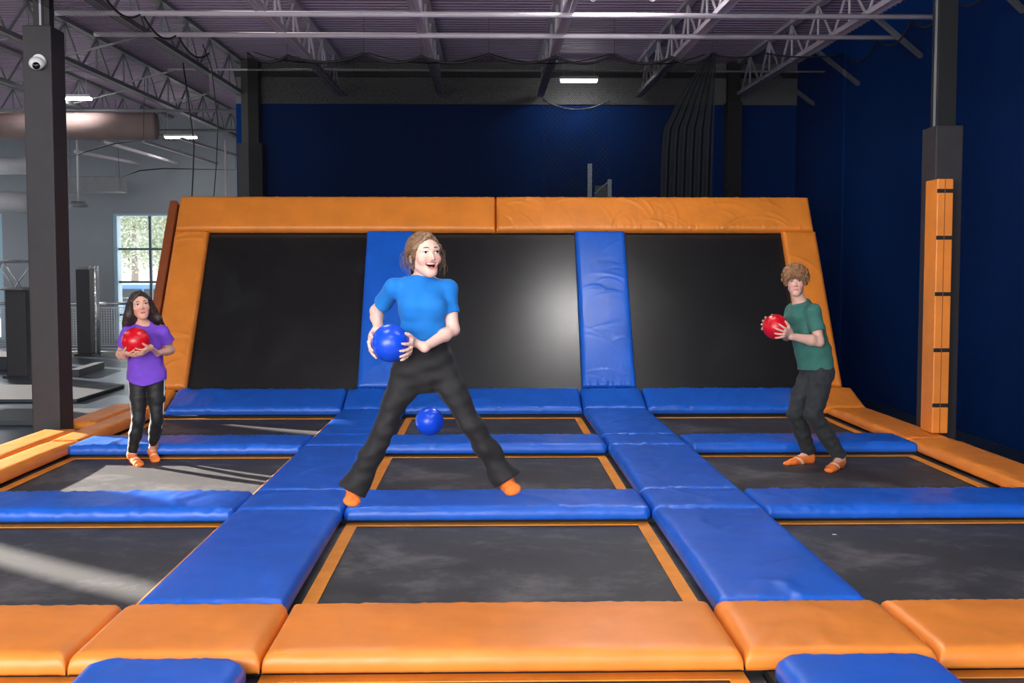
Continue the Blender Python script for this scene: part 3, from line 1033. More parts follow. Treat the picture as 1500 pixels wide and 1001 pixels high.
# box truss arch at the picture edge
p, q = at(-60, 403, 19.0), at(40, 403, 19.0)
beam_truss('box_truss', (p[0] - 1, 19.0, p[2]), (q[0], 19.0, q[2]), 0.45, 'aluminium box truss beam at the picture edge')
p, q = at(28, 425, 19.0), at(28, 550, 19.0)
lg = empty('padded_post', (p[0], 19.0, FZ), 0, 'black padded leg under the box truss', 'post')
MB().box(-0.17, 0.17, -0.17, 0.17, 0, p[2] - FZ, 0.02).build('pad', M['black_pad'], lg)
MB().box(-0.22, 0.22, -0.22, 0.22, 0.0, 0.03).build('foot_plate', M['black_metal'], lg)
# floor mats of the side hall
for i, (pa, pb, Y0, Y1, hh, nm) in enumerate(((-60, 330, 12.9, 14.1, 0.06, 'dark floor mat beside the orange border'),
                                              (-200, 112, 15.2, 17.2, 0.05, 'low charcoal mat in the side hall behind the padded column'),
                                              (-200, 25, 20.2, 21.6, 0.25, 'raised charcoal platform below the cut-off window'))):
    x0, x1 = at(pa, 560, Y0)[0], at(pb, 560, Y0)[0]
    x1 = min(x1, -4.5)
    o = MB().box(0, x1 - x0, 0, Y1 - Y0, 0, hh, 0.015).build('floor_mat', M['floor_mat'])
    o.location = (x0, Y0, FZ)
    tag(o, nm, 'mat', 'dark mats on the side hall floor')
p, q = at(108, 541, 19), at(146, 529, 20.6)
o = MB().bar((0, 0, 0.06), (q[0] - p[0], 1.6, 0.06), 0.16, 0.12).build('floor_beam', M['floor_mat'])
o.location = (p[0], 19, FZ)
tag(o, 'low dark beam lying on the floor right of the padded column', 'beam')

# ------------------------------------------------------------------ outside the windows
tag(MB().box(-60, 20, YF + 0.4, 120, FZ - 0.3, FZ - 0.2).build('outside_ground', M['asphalt']), 'sunlit pale paving outside the windows', 'ground', kind='structure')


def crown(name, r, n, seed, mat, parent, squash=0.9):
    rng = np.random.RandomState(seed)
    vs, fs = [], []
    for i in range(n):
        d = rng.normal(size=3)
        d /= np.linalg.norm(d)
        c = d * r * rng.uniform(0.45, 1.0) * np.array([1, 1, squash])
        u = rng.normal(size=3)
        u /= np.linalg.norm(u)
        v = np.cross(u, rng.normal(size=3))
        v /= np.linalg.norm(v)
        s = rng.uniform(0.06, 0.13)
        b = len(vs)
        vs += [c - u * s, c - v * s * 0.6, c + u * s, c + v * s * 0.6]
        fs.append((b, b + 1, b + 2, b + 3))
    me = bpy.data.meshes.new(name)
    me.from_pydata([tuple(x) for x in vs], [], fs)
    return link(name, me, parent, mat)


for i, (px, Y, r, h, nm) in enumerate(((196, 52, 2.6, 4.2, 'pale green tree outside the gridded window, first'), (240, 60, 3.0, 4.6, 'pale green tree outside the gridded window, further away'),
                                       (4, 48, 2.4, 3.6, 'tree outside the cut-off window'))):
    x = at(px, 400, Y)[0]
    t = empty('tree', (x, Y, FZ - 0.2), 0, nm, 'tree', None)
    c = crown('crown', r, 5200, i, M['leaf'], t)
    c.location = (0, 0, h)
    MB().tube([(0, 0, 0), (0.05, 0, h * 0.5), (0, 0.1, h)], [0.22, 0.16, 0.08], 10).build('trunk', M['bark'], t, True)


def car(px, Y, rz, mat, label):
    x = at(px, 400, Y)[0]
    r = empty('car', (x, Y, FZ - 0.2), rz, label, 'car')
    mb = MB()
    mb.box(-2.2, 2.2, -0.88, 0.88, 0.3, 0.95, 0.16, 3)
    mb.build('body', mat, r, True)
    pts = [(-1.7, 0.93), (-1.2, 1.55), (0.6, 1.55), (1.35, 0.93)]
    me = bpy.data.meshes.new('cabin')
    vs = [(a, -0.78 + 0.1 * (b > 1), b) for a, b in pts] + [(a, 0.78 - 0.1 * (b > 1), b) for a, b in pts]
    me.from_pydata(vs, [], [(0, 1, 2, 3), (7, 6, 5, 4), (0, 4, 5, 1), (1, 5, 6, 2), (2, 6, 7, 3), (3, 7, 4, 0)])
    link('cabin', me, r, mat)
    g = MB().box(-1.25, -0.35, -0.765, 0.765, 1.0, 1.42).box(-0.25, 0.75, -0.765, 0.765, 1.0, 1.42)
    g.build('side_window', M['glass_dark'], r)
    for sx in (-1.35, 1.35):
        for sy in (-0.82, 0.82):
            MB().bar((sx, sy - 0.1, 0.33), (sx, sy + 0.1, 0.33), 0.33, round_=True, seg=20).build('wheel', M['tyre'], r)
    return r


car(228, 46, 0.1, M['car_white'], 'white car parked outside the gridded window')
car(236, 36, -0.1, M['car_blue'], 'pale blue car parked nearest outside the gridded window')
# ------------------------------------------------------------------ people: sculpted as distance fields on a grid, then skinned
def grid_axis(lo, hi, h, fine=None, hf=None):
    if fine is None:
        return np.arange(lo, hi + h, h, dtype=np.float32)
    a = np.arange(lo, fine[0], h)
    b = np.arange(fine[0], fine[1], hf)
    c = np.arange(fine[1], hi + h, h)
    return np.concatenate([a, b, c]).astype(np.float32)


class Field:
    def __init__(self, lo, hi, h, fine=None, hf=None):
        self.ax = [grid_axis(lo[i], hi[i], h, None if fine is None else fine[i], hf) for i in range(3)]
        self.D = np.full([len(a) for a in self.ax], 0.08, np.float32)

    def region(self, lo, hi):
        sl, g = [], []
        for i in range(3):
            a = max(0, np.searchsorted(self.ax[i], lo[i]) - 1)
            b = min(len(self.ax[i]), np.searchsorted(self.ax[i], hi[i]) + 1)
            if b - a < 2:
                return None, None
            sl.append(slice(a, b))
            g.append(self.ax[i][a:b])
        P = np.meshgrid(*g, indexing='ij', sparse=True)
        return tuple(sl), P

    def add(self, fn, lo, hi, k=0.0, pad=0.07):
        lo, hi = np.asarray(lo) - pad, np.asarray(hi) + pad
        sl, P = self.region(lo, hi)
        if sl is None:
            return
        d = fn(P).astype(np.float32)
        A = self.D[sl]
        if k > 0:
            h = np.maximum(k - np.abs(A - d), 0) / k
            self.D[sl] = np.minimum(A, d) - h * h * k * 0.25
        else:
            self.D[sl] = np.minimum(A, d)

    def cut(self, fn, lo, hi, k=0.0):
        sl, P = self.region(np.asarray(lo), np.asarray(hi))
        if sl is None:
            return
        d = -fn(P).astype(np.float32)
        A = self.D[sl]
        if k > 0:
            h = np.maximum(k - np.abs(A - d), 0) / k
            self.D[sl] = np.maximum(A, d) + h * h * k * 0.25
        else:
            self.D[sl] = np.maximum(A, d)

    # primitives
    def cone(self, a, b, ra, rb, k=0.02, sub=False):
        a, b = np.asarray(a, float), np.asarray(b, float)
        ab = b - a
        L2 = max(1e-9, ab @ ab)

        def fn(P):
            q = [P[i] - a[i] for i in range(3)]
            t = np.clip((q[0] * ab[0] + q[1] * ab[1] + q[2] * ab[2]) / L2, 0, 1)
            d2 = (q[0] - t * ab[0]) ** 2 + (q[1] - t * ab[1]) ** 2 + (q[2] - t * ab[2]) ** 2
            return np.sqrt(d2) - (ra + t * (rb - ra))
        r = max(ra, rb)
        lo, hi = np.minimum(a, b) - r, np.maximum(a, b) + r
        self.cut(fn, lo - 0.05, hi + 0.05, k) if sub else self.add(fn, lo, hi, k)

    def chain(self, pts, rs, k=0.02, k0=None):
        for i in range(len(pts) - 1):
            self.cone(pts[i], pts[i + 1], rs[i], rs[i + 1], k if i or k0 is None else k0)

    def ell(self, c, r, R=None, k=0.02, sub=False):
        c, r = np.asarray(c, float), np.asarray(r, float)
        R = np.eye(3) if R is None else R

        def fn(P):
            q = [P[i] - c[i] for i in range(3)]
            l = [q[0] * R[0, i] + q[1] * R[1, i] + q[2] * R[2, i] for i in range(3)]
            k0 = np.sqrt(sum((l[i] / r[i]) ** 2 for i in range(3)))
            k1 = np.sqrt(sum((l[i] / r[i] ** 2) ** 2 for i in range(3))) + 1e-6
            return np.where(k0 < 0.2, -r.min() * 0.8, k0 * (k0 - 1) / k1)
        m = r.max()
        self.cut(fn, c - m - 0.04, c + m + 0.04, k) if sub else self.add(fn, c - m, c + m, k)

    def loft(self, st, side, k=0.02, grow=0.0, front=None):
        """stations (point, half width along side, half depth)"""
        for (p, wp, dp), (q, wq, dq) in zip(st, st[1:]):
            p, q = np.asarray(p, float), np.asarray(q, float)
            ax = q - p
            L = np.linalg.norm(ax)
            ax = ax / L
            s = side - ax * (side @ ax)
            s = s / np.linalg.norm(s)
            t = np.cross(ax, s)

            def fn(P, p=p, L=L, ax=ax, s=s, t=t, wp=wp, dp=dp, wq=wq, dq=dq):
                v = [P[i] - p[i] for i in range(3)]
                h = v[0] * ax[0] + v[1] * ax[1] + v[2] * ax[2]
                u = np.clip(h / L, 0, 1)
                rw, rd = wp + u * (wq - wp) + grow, dp + u * (dq - dp) + grow
                a = (v[0] * s[0] + v[1] * s[1] + v[2] * s[2]) / rw
                b = (v[0] * t[0] + v[1] * t[1] + v[2] * t[2]) / rd
                ov = (h - u * L) / np.minimum(rw, rd)
                m = np.sqrt(a * a + b * b + ov * ov)
                g = np.sqrt((a / rw) ** 2 + (b / rd) ** 2 + (ov / np.minimum(rw, rd)) ** 2) + 1e-6
                return np.where(m < 0.2, -np.minimum(rw, rd) * 0.8, m * (m - 1) / g)
            r = max(wp, dp, wq, dq) + grow
            self.add(fn, np.minimum(p, q) - r, np.maximum(p, q) + r, k)

    def half(self, p, n, lo, hi, k=0.0):
        """remove what lies on the side n points to, within a box"""
        p, n = np.asarray(p, float), np.asarray(n, float) / np.linalg.norm(n)
        self.cut(lambda P: (P[0] - p[0]) * n[0] * -1 - (P[1] - p[1]) * n[1] - (P[2] - p[2]) * n[2], lo, hi, k)

    def trim(self, p, n, L, r):
        """cut a sleeve or a trouser leg off square at p, nothing beside it"""
        p, n = np.asarray(p, float), unit(n)
        fn = lambda P: np.maximum(-((P[0] - p[0]) * n[0] + (P[1] - p[1]) * n[1] + (P[2] - p[2]) * n[2]),
                                  np.sqrt((P[0] - p[0]) ** 2 + (P[1] - p[1]) ** 2 + (P[2] - p[2]) ** 2) - r)
        self.cut(fn, p - r - 0.01, p + r + 0.01)

    def shift(self, fn, lo=(-99,) * 3, hi=(99,) * 3):
        sl, P = self.region(np.asarray(lo), np.asarray(hi))
        if sl is not None:
            self.D[sl] += fn(P).astype(np.float32)

    def mesh(self, name):
        D = self.D
        S = D < 0
        nx, ny, nz = D.shape
        cnt = np.zeros((nx - 1, ny - 1, nz - 1), np.uint8)
        for i in (0, 1):
            for j in (0, 1):
                for k in (0, 1):
                    cnt += S[i:nx - 1 + i, j:ny - 1 + j, k:nz - 1 + k]
        act = np.argwhere((cnt > 0) & (cnt < 8))
        del cnt
        idm = {}
        lin = (act[:, 0] * ny + act[:, 1]) * nz + act[:, 2]
        acc = np.zeros((len(act), 3))
        num = np.zeros(len(act))
        corners = [(i, j, k) for i in (0, 1) for j in (0, 1) for k in (0, 1)]
        vals = [D[act[:, 0] + c[0], act[:, 1] + c[1], act[:, 2] + c[2]] for c in corners]
        for e0 in range(8):
            for ax in range(3):
                c0 = corners[e0]
                if c0[ax]:
                    continue
                c1 = list(c0)
                c1[ax] = 1
                e1 = corners.index(tuple(c1))
                a, b = vals[e0], vals[e1]
                m = (a < 0) != (b < 0)
                t = np.where(m, a / np.where(m, a - b, 1), 0)
                for d in range(3):
                    acc[:, d] += np.where(m, c0[d] + (t if d == ax else 0), 0)
                num += m
        loc = acc / num[:, None]
        V = np.zeros((len(act), 3))
        for d in range(3):
            A = self.ax[d]
            i = act[:, d]
            V[:, d] = A[i] + loc[:, d] * (A[i + 1] - A[i])
        order = np.argsort(lin)
        ls = lin[order]

        def find(i, j, k):
            return order[np.searchsorted(ls, (i * ny + j) * nz + k)]
        F = []
        for ax in range(3):
            a = [slice(None)] * 3
            b = [slice(None)] * 3
            a[ax], b[ax] = slice(0, -1), slice(1, None)
            A, B = S[tuple(a)], S[tuple(b)]
            e = np.argwhere(A != B)
            o1, o2 = [(1, 2), (2, 0), (0, 1)][ax]
            e = e[(e[:, o1] > 0) & (e[:, o2] > 0) & (e[:, o1] < D.shape[o1] - 1) & (e[:, o2] < D.shape[o2] - 1)]
            ins = A[e[:, 0], e[:, 1], e[:, 2]]
            q = []
            for (p, r) in ((-1, -1), (0, -1), (0, 0), (-1, 0)):
                c = e.copy()
                c[:, o1] += p
                c[:, o2] += r
                q.append(find(c[:, 0], c[:, 1], c[:, 2]))
            q = np.stack(q, 1)
            q[~ins] = q[~ins][:, ::-1]
            F.append(q)
        F = np.concatenate(F)
        me = bpy.data.meshes.new(name)
        me.vertices.add(len(V))
        me.vertices.foreach_set('co', V.astype(np.float32).ravel())
        me.loops.add(len(F) * 4)
        me.loops.foreach_set('vertex_index', F.astype(np.int32).ravel())
        me.polygons.add(len(F))
        me.polygons.foreach_set('loop_start', np.arange(0, len(F) * 4, 4, dtype=np.int32))
        me.update(calc_edges=True)
        me.polygons.foreach_set('use_smooth', np.ones(len(F), bool))
        return me, V


def wob(seed, n, lo, hi, an=(1, 1, 1), R=None):
    """smooth random field: a sum of sines"""
    r = np.random.RandomState(seed)
    ks = []
    for _ in range(n):
        d = r.normal(size=3) * np.array(an)
        d /= np.linalg.norm(d)
        d = d if R is None else R @ d
        ks.append((d * r.uniform(lo, hi), r.uniform(0, 6.28)))
    return lambda P: sum(np.sin(P[0] * k[0] + P[1] * k[1] + P[2] * k[2] + p) for k, p in ks) / n ** 0.5


def rotm(yaw, pitch=0.0, roll=0.0):
    """columns: picture-right, away from the face, up (of a head turned by yaw, raised by pitch, leaning by roll)"""
    return np.array(Matrix.Rotation(yaw, 3, 'Z') @ Matrix.Rotation(-pitch, 3, 'X') @ Matrix.Rotation(roll, 3, 'Y'))


def unit(v):
    v = np.asarray(v, float)
    return v / np.linalg.norm(v)


def hand(F, wrist, bc, br, n, t, thumb, size=1.0, spread=1.0, grip=1.0):
    """hand lying on a ball: palm at direction n from the ball centre, fingers running along t, thumb on the given side"""
    n = unit(n)
    t = unit(np.asarray(t, float) - n * (n @ np.asarray(t, float)))
    b = np.cross(n, t)
    if b @ np.asarray(thumb, float) < 0:
        b = -b                                        # b points to the thumb side
    s = size

    def on(u, v, h):                                  # u along the fingers, v to the thumb side (metres on the ball), h above it
        au, av = u / br, v / br
        d = n * math.cos(au) * math.cos(av) + t * math.sin(au) * math.cos(av) + b * math.sin(av)
        return np.asarray(bc) + d * (br + h)
    kn = [(0.030, 0.030), (0.035, 0.010), (0.032, -0.010), (0.024, -0.028)]       # knuckles
    ln = [0.068, 0.076, 0.070, 0.055]
    dv = [0.016, 0.004, -0.008, -0.022]
    heel = on(-0.045 * s, 0.004 * s, 0.016 * s)
    for (ku, kv) in kn:
        F.cone(heel, on(ku * s, kv * s, 0.012 * s), 0.019 * s, 0.0115 * s, 0.012)
    F.cone(wrist, heel, 0.024 * s, 0.021 * s, 0.02)
    F.cone(on(-0.03 * s, 0.018 * s, 0.014 * s), on(0.0, 0.032 * s, 0.012 * s), 0.016 * s, 0.013 * s, 0.012)
    for i, ((ku, kv), L) in enumerate(zip(kn, ln)):
        p = [on(ku * s, kv * s, 0.012 * s)]
        for f, hh in ((0.42, 0.011), (0.74, 0.009), (1.0, 0.0075)):
            p.append(on((ku + L * f) * s, (kv + dv[i] * f * spread) * s, hh * s))
        F.chain(p, [0.0098 * s, 0.0088 * s, 0.0078 * s, 0.0066 * s], 0.004, 0.006)
    th = [on(-0.022 * s, 0.026 * s, 0.013 * s), on(-0.004 * s, 0.052 * s, 0.012 * s), on(0.014 * s, 0.072 * s, 0.010 * s), on(0.028 * s, 0.086 * s, 0.008 * s)]
    F.chain(th, [0.0145 * s, 0.011 * s, 0.0095 * s, 0.0075 * s], 0.006, 0.012)


def head(F, c, R, s=1.0, mouth='closed', female=True, jaw=1.0, smile=0.0, lid=0.8):
    L = lambda x, y, z: np.asarray(c) + R @ (np.array([x, y, z]) * s)
    e = lambda x, y, z, rx, ry, rz, k=0.015, sub=False, rr=None: F.ell(L(x, y, z), np.array([rx, ry, rz]) * s, R if rr is None else R @ rr, k, sub)
    e(0, 0.014, 0.035, 0.074, 0.094, 0.078)
    e(0, -0.030, 0.030, 0.064, 0.058, 0.066, 0.02)
    e(0, -0.030, -0.035, 0.057 * jaw, 0.055, 0.060, 0.03)
    e(0, -0.050, -0.082, 0.030 * jaw, 0.030, 0.026, 0.03)
    F.cone(L(-0.046 * jaw, 0.0, -0.050), L(-0.012, -0.058, -0.090), 0.013 * s, 0.014 * s, 0.03)
    F.cone(L(0.046 * jaw, 0.0, -0.050), L(0.012, -0.058, -0.090), 0.013 * s, 0.014 * s, 0.03)
    for x in (-1, 1):
        e(x * 0.036, -0.058, -0.022, 0.024, 0.022, 0.022, 0.022)
        F.cone(L(x * 0.012, -0.079, 0.030), L(x * 0.045, -0.066, 0.030), 0.010 * s, 0.009 * s, 0.014)
        e(x * 0.0315, -0.090, 0.012, 0.0160, 0.012, 0.0085 * lid, 0.004, True)
        e(x * 0.073, 0.014, -0.004, 0.008, 0.017, 0.028, 0.006, False, np.array(Matrix.Rotation(x * 0.35, 3, 'Z')))
        e(x * 0.0100, -0.091, -0.0290, 0.0065, 0.0085, 0.0062, 0.005)
    F.cone(L(0, -0.083, 0.016), L(0, -0.101, -0.022), 0.0058 * s, 0.0075 * s, 0.009)
    e(0, -0.1035, -0.0245, 0.0078, 0.0082, 0.0074, 0.005)
    if mouth == 'closed':
        up = 0.0060 * smile
        for x in (-1, 1):
            F.cone(L(x * 0.0235, -0.0755, -0.0555 + up), L(x * 0.004, -0.0838, -0.0525), 0.0026 * s, 0.0042 * s, 0.006)
        F.cone(L(-0.012, -0.0800, -0.0625), L(0.012, -0.0800, -0.0625), 0.0046 * s, 0.0046 * s, 0.007)
        for x in (-1, 1):
            F.cone(L(x * 0.0245, -0.0800, -0.0570 + up * 1.3), L(0, -0.0895, -0.0575), 0.0012 * s, 0.0016 * s, 0.003, True)
    else:
        for x in (-1, 1):
            F.cone(L(x * 0.033, -0.069, -0.0380), L(0, -0.0865, -0.0455), 0.0035 * s, 0.0050 * s, 0.006)
            F.cone(L(x * 0.033, -0.069, -0.0400), L(x * 0.014, -0.080, -0.070), 0.0035 * s, 0.0048 * s, 0.006)
            e(x * 0.037, -0.064, -0.026, 0.014, 0.016, 0.014, 0.02)
        F.cone(L(-0.014, -0.080, -0.071), L(0.014, -0.080, -0.071), 0.0055 * s, 0.0055 * s, 0.008)
        e(0, -0.080, -0.0515, 0.0300, 0.028, 0.0085, 0.003, True)
        e(0, -0.083, -0.0585, 0.0195, 0.026, 0.0100, 0.003, True)
        for x in (-1, 1):
            e(x * 0.024, -0.076, -0.0470, 0.0085, 0.016, 0.0060, 0.003, True)
    return L


def paint(me, V, base, spots):
    """tint of the skin: (centre, rotation, radii, colour, softness)"""
    col = np.tile(np.array(base[:3]), (len(V), 1))
    for (c, R, r, cc, soft) in spots:
        q = (V - c) @ R
        m = np.sqrt(((q / r) ** 2).sum(1))
        wgt = np.clip((1 + soft - m) / (2 * soft), 0, 1)[:, None]
        wgt = wgt * wgt * (3 - 2 * wgt)
        col = col * (1 - wgt) + np.array(cc[:3]) * wgt
    a = me.color_attributes.new('tint', 'FLOAT_COLOR', 'POINT')
    a.data.foreach_set('color', np.concatenate([col, np.ones((len(V), 1))], 1).astype(np.float32).ravel())


def skin_mat(name):
    t = NT(name)
    at_ = t.n('ShaderNodeAttribute', attribute_name='tint')
    v = t.coord('Object')
    f = t.noise(v, 14, 3)
    mx = t.n('ShaderNodeMix', data_type='RGBA', blend_type='MULTIPLY')
    mx.inputs['Factor'].default_value = 1.0
    t.l(at_.outputs['Color'], mx.inputs['A'])
    t.l(t.ramp(f, [(0.3, (0.93, 0.9, 0.9)), (0.7, (1, 1, 1))]), mx.inputs['B'])
    t.l(mx.outputs['Result'], t.b.inputs['Base Color'])
    t.set(Roughness=0.5, Subsurface_Weight=0.12, Subsurface_Scale=0.02)
    t.b.inputs['Subsurface Radius'].default_value = (1.0, 0.35, 0.2)
    return t.m


M['skin'] = skin_mat('skin')


def cloth_mat(name, c, rough=0.85, weave=900, sheen=0.04, bump=0.15):
    t = NT(name)
    v = t.coord('Object')
    f = t.noise(v, 9, 3)
    t.l(t.ramp(f, [(0.3, sc4(c, 0.9)), (0.7, sc4(c, 1.08))]), t.b.inputs['Base Color'])
    wv = t.noise(v, weave, 2)
    big = t.noise(v, 26, 3, 0.5, 0.8)
    ad = t.n('ShaderNodeMath', operation='MULTIPLY_ADD')
    t.l(wv, ad.inputs[0])
    ad.inputs[1].default_value = 0.12
    t.l(big, ad.inputs[2])
    t.bump(ad.outputs[0], bump, 0.012)
    t.set(Roughness=rough, Sheen_Weight=sheen)
    return t.m


def hair_mat(name, c1, c2, scale, rough=0.42, bs=0.25):
    t = NT(name)
    v = t.coord('Object', scale)
    f = t.noise(v, 1.0, 4, 0.6, 0.5)
    t.l(t.ramp(f, [(0.35, c1), (0.65, c2)]), t.b.inputs['Base Color'])
    t.bump(f, bs, 0.006)
    t.set(Roughness=rough)
    return t.m


M['teal_shirt'] = cloth_mat('bright_blue_knit', srgb(0, 116, 200), 0.8)
M['purple_shirt'] = cloth_mat('purple_jersey', srgb(114, 66, 194), 0.8)
M['green_shirt'] = cloth_mat('green_cotton', srgb(52, 108, 96), 0.9)
M['green_rib'] = cloth_mat('dark_green_rib', srgb(36, 78, 70), 0.9)
M['black_trousers'] = cloth_mat('black_trouser_cloth', srgb(23, 23, 25), 0.75)
M['charcoal_trousers'] = cloth_mat('charcoal_trouser_cloth', srgb(40, 43, 46), 0.85)
M['leggings'] = cloth_mat('black_legging_cloth', srgb(26, 26, 28), 0.6)
M['sock'] = cloth_mat('orange_sock', srgb(246, 124, 46), 0.9, 500)
M['sock_print'] = plain('white_sock_print', srgb(244, 200, 170), 0.8)
M['piping'] = plain('white_piping', srgb(200, 200, 204), 0.7)
M['brown_hair'] = hair_mat('light_brown_hair', srgb(98, 70, 48), srgb(150, 118, 88), (150, 40, 150))
M['dark_hair'] = hair_mat('dark_brown_hair', srgb(30, 23, 20), srgb(62, 46, 38), (230, 230, 9), 0.5)
M['curly_hair'] = hair_mat('curly_brown_hair', srgb(92, 60, 36), srgb(166, 122, 78), (110, 110, 110), 0.55)
M['brow'] = plain('brow_hair', srgb(92, 66, 50), 0.8)
M['dark_brow'] = plain('dark_brow_hair', srgb(46, 34, 30), 0.8)
M['tooth'] = plain('teeth', srgb(240, 236, 228), 0.3, var=0.02)
M['tongue'] = plain('tongue', srgb(196, 92, 92), 0.45)


def eye_mat(name, iris):
    t = NT(name)
    v = t.coord('Object')
    sp = t.n('ShaderNodeSeparateXYZ')
    t.l(v, sp.inputs[0])
    sq = []
    for i in (0, 2):
        m = t.n('ShaderNodeMath', operation='MULTIPLY')
        t.l(sp.outputs[i], m.inputs[0])
        t.l(sp.outputs[i], m.inputs[1])
        sq.append(m.outputs[0])
    a = t.n('ShaderNodeMath', operation='ADD')
    t.l(sq[0], a.inputs[0])
    t.l(sq[1], a.inputs[1])
    r = t.n('ShaderNodeMath', operation='SQRT')
    t.l(a.outputs[0], r.inputs[0])
    m = t.n('ShaderNodeMath', operation='MULTIPLY')
    t.l(r.outputs[0], m.inputs[0])
    m.inputs[1].default_value = 100
    cr = t.ramp(m.outputs[0], [(0.0, (0.005, 0.005, 0.005)), (0.26, (0.005, 0.005, 0.005)), (0.30, iris), (0.66, iris), (0.72, (0.75, 0.73, 0.72))])
    cr.node.color_ramp.interpolation = 'LINEAR'
    t.l(cr, t.b.inputs['Base Color'])
    t.set(Roughness=0.08)
    return t.m


M['eye_brown'] = eye_mat('brown_eye', srgb(74, 50, 36))
M['eye_grey'] = eye_mat('grey_eye', srgb(84, 90, 92))


def face_bits(root, L, R, s, eye, brow, brow_lift=0.0, look=0.0, lid=1.0):
    for x in (-1, 1):
        p = L(x * 0.0315, -0.0742, 0.012)
        me = MB().ball((0, 0, 0), 0.0128 * s, 20)
        o = me.build('eye', M[eye], root, True)
        o.matrix_local = Matrix.Translation(Vector(p) - root.location) @ (Matrix([list(r) for r in R]) @ Matrix.Rotation(look, 3, 'Z')).to_4x4()
        # lash line and brow
        pts = [Vector(L(x * (0.0315 + a * 0.0155), -0.0905 + 0.006 * a * a + (0.004 if a * x * x > 0 else 0) * abs(a), 0.012 + 0.0072 * lid * (1 - a * a))) - root.location for a in np.linspace(-1, 1, 7)]
        MB().tube(pts, [0.0008 * s, 0.0015 * s, 0.0018 * s, 0.0018 * s, 0.0018 * s, 0.0015 * s, 0.0008 * s]).build('lash', M['dark_brow'], root, True)
        pts = [Vector(L(x * (0.013 + a * 0.036), -0.0905 + 0.021 * a * a, 0.030 + brow_lift + 0.0055 * math.sin(a * 2.8) - 0.005 * a)) - root.location for a in np.linspace(0, 1, 7)]
        MB().tube(pts, [0.0022 * s, 0.0030 * s, 0.0032 * s, 0.0030 * s, 0.0026 * s, 0.002 * s, 0.001 * s]).build('brow', M[brow], root, True)


def attach(name, F, mat, root, tint=None):
    me, V = F.mesh(name)
    if tint:
        paint(me, V, *tint)
    V2 = V - np.array(root.location)
    me.vertices.foreach_set('co', V2.astype(np.float32).ravel())
    me.update()
    o = link(name, me, root, M[mat], False)
    return o


def face_tint(L, R, s, lip, mouth, nose):
    A = lambda x, y, z: L(x, y, z)
    sp = [(A(0.037, -0.07, -0.025), R, np.array([0.022, 0.03, 0.018]) * s, nose, 0.7), (A(-0.037, -0.07, -0.025), R, np.array([0.022, 0.03, 0.018]) * s, nose, 0.7),
          (A(0, -0.106, -0.026), R, np.array([0.013, 0.012, 0.011]) * s, nose, 0.6)]
    if mouth == 'closed':
        sp += [(A(0, -0.088, -0.0575), R, np.array([0.0245, 0.02, 0.0090]) * s, lip, 0.25)]
    else:
        sp += [(A(0, -0.088, -0.0575), R, np.array([0.0315, 0.022, 0.0205]) * s, lip, 0.22), (A(0, -0.062, -0.058), R, np.array([0.0265, 0.020, 0.0165]) * s, srgb(80, 22, 24), 0.15)]
    return sp


def sock(name, ankle, heel, toe, root, s=1.0, up=None, h=0.003, ball_w=0.040):
    """ankle sock: ankle point, heel point and toe point on the sole line"""
    a, hl, to = (np.asarray(p, float) for p in (ankle, heel, toe))
    F = Field(np.minimum(np.minimum(a, hl), to) - 0.08, np.maximum(np.maximum(a, hl), to) + 0.08, h)
    foot(F, a, hl, to, s, 0.004)
    if up is not None:
        F.half(a + unit(up) * 0.012, up, a - 0.12, a + 0.12)
    o = attach(name, F, 'sock', root)
    return o


def foot(F, a, hl, to, s, g=0.0):
    d = unit(to - hl)
    upv = unit((a - hl) - d * ((a - hl) @ d))
    sd = np.cross(d, upv)
    L = np.linalg.norm(to - hl)
    F.cone(a + unit(a - hl) * 0.02, a, 0.033 * s + g, 0.034 * s + g, 0.02)
    F.cone(a, hl + upv * 0.028 * s + d * 0.026 * s, 0.034 * s + g, 0.030 * s + g, 0.02)
    F.cone(a + d * 0.012, hl + d * L * 0.62 + upv * 0.026 * s, 0.034 * s + g, 0.026 * s + g, 0.03)
    F.loft([(hl + d * 0.03 * s + upv * 0.026 * s, 0.029 * s + g, 0.027 * s + g), (hl + d * L * 0.45 + upv * 0.028 * s, 0.033 * s + g, 0.028 * s + g),
            (hl + d * L * 0.72 + upv * 0.022 * s, 0.040 * s + g, 0.021 * s + g), (hl + d * (L - 0.026 * s) + upv * 0.016 * s, 0.034 * s + g, 0.015 * s + g)], sd, 0.02)


def gnd(px, py, z=-0.13):
    d = _f + (px - 750) / F_PX * _r - (py - 500.5) / F_PX * _u
    return np.array([0, 0, CAM_H]) + d * ((z - CAM_H) / d[2])


def ball(c, r, mat, label, group=None):
    root = empty('play_ball', tuple(c), 0, label, 'ball', group)
    o = MB().ball((0, 0, 0), r, 48).build('shell', M[mat], root, True)
    MB().cyl((0, 0), 0.006, r - 0.002, r + 0.0008, 14).build('valve', M['cable'], root)
    root.rotation_euler = (0.6, 2.6, 0.3)
    return root


def ball_mat(name, c):
    t = NT(name)
    v = t.coord('Object')
    t.l(t.ramp(t.noise(v, 8, 2), [(0.3, sc4(c, 0.94)), (0.7, sc4(c, 1.05))]), t.b.inputs['Base Color'])
    t.bump(t.noise(v, 260, 2), 0.05, 0.002)
    t.set(Roughness=0.26)
    return t.m


M['blue_ball'] = ball_mat('blue_rubber', srgb(14, 74, 214))
M['red_ball'] = ball_mat('red_rubber', srgb(206, 14, 34))


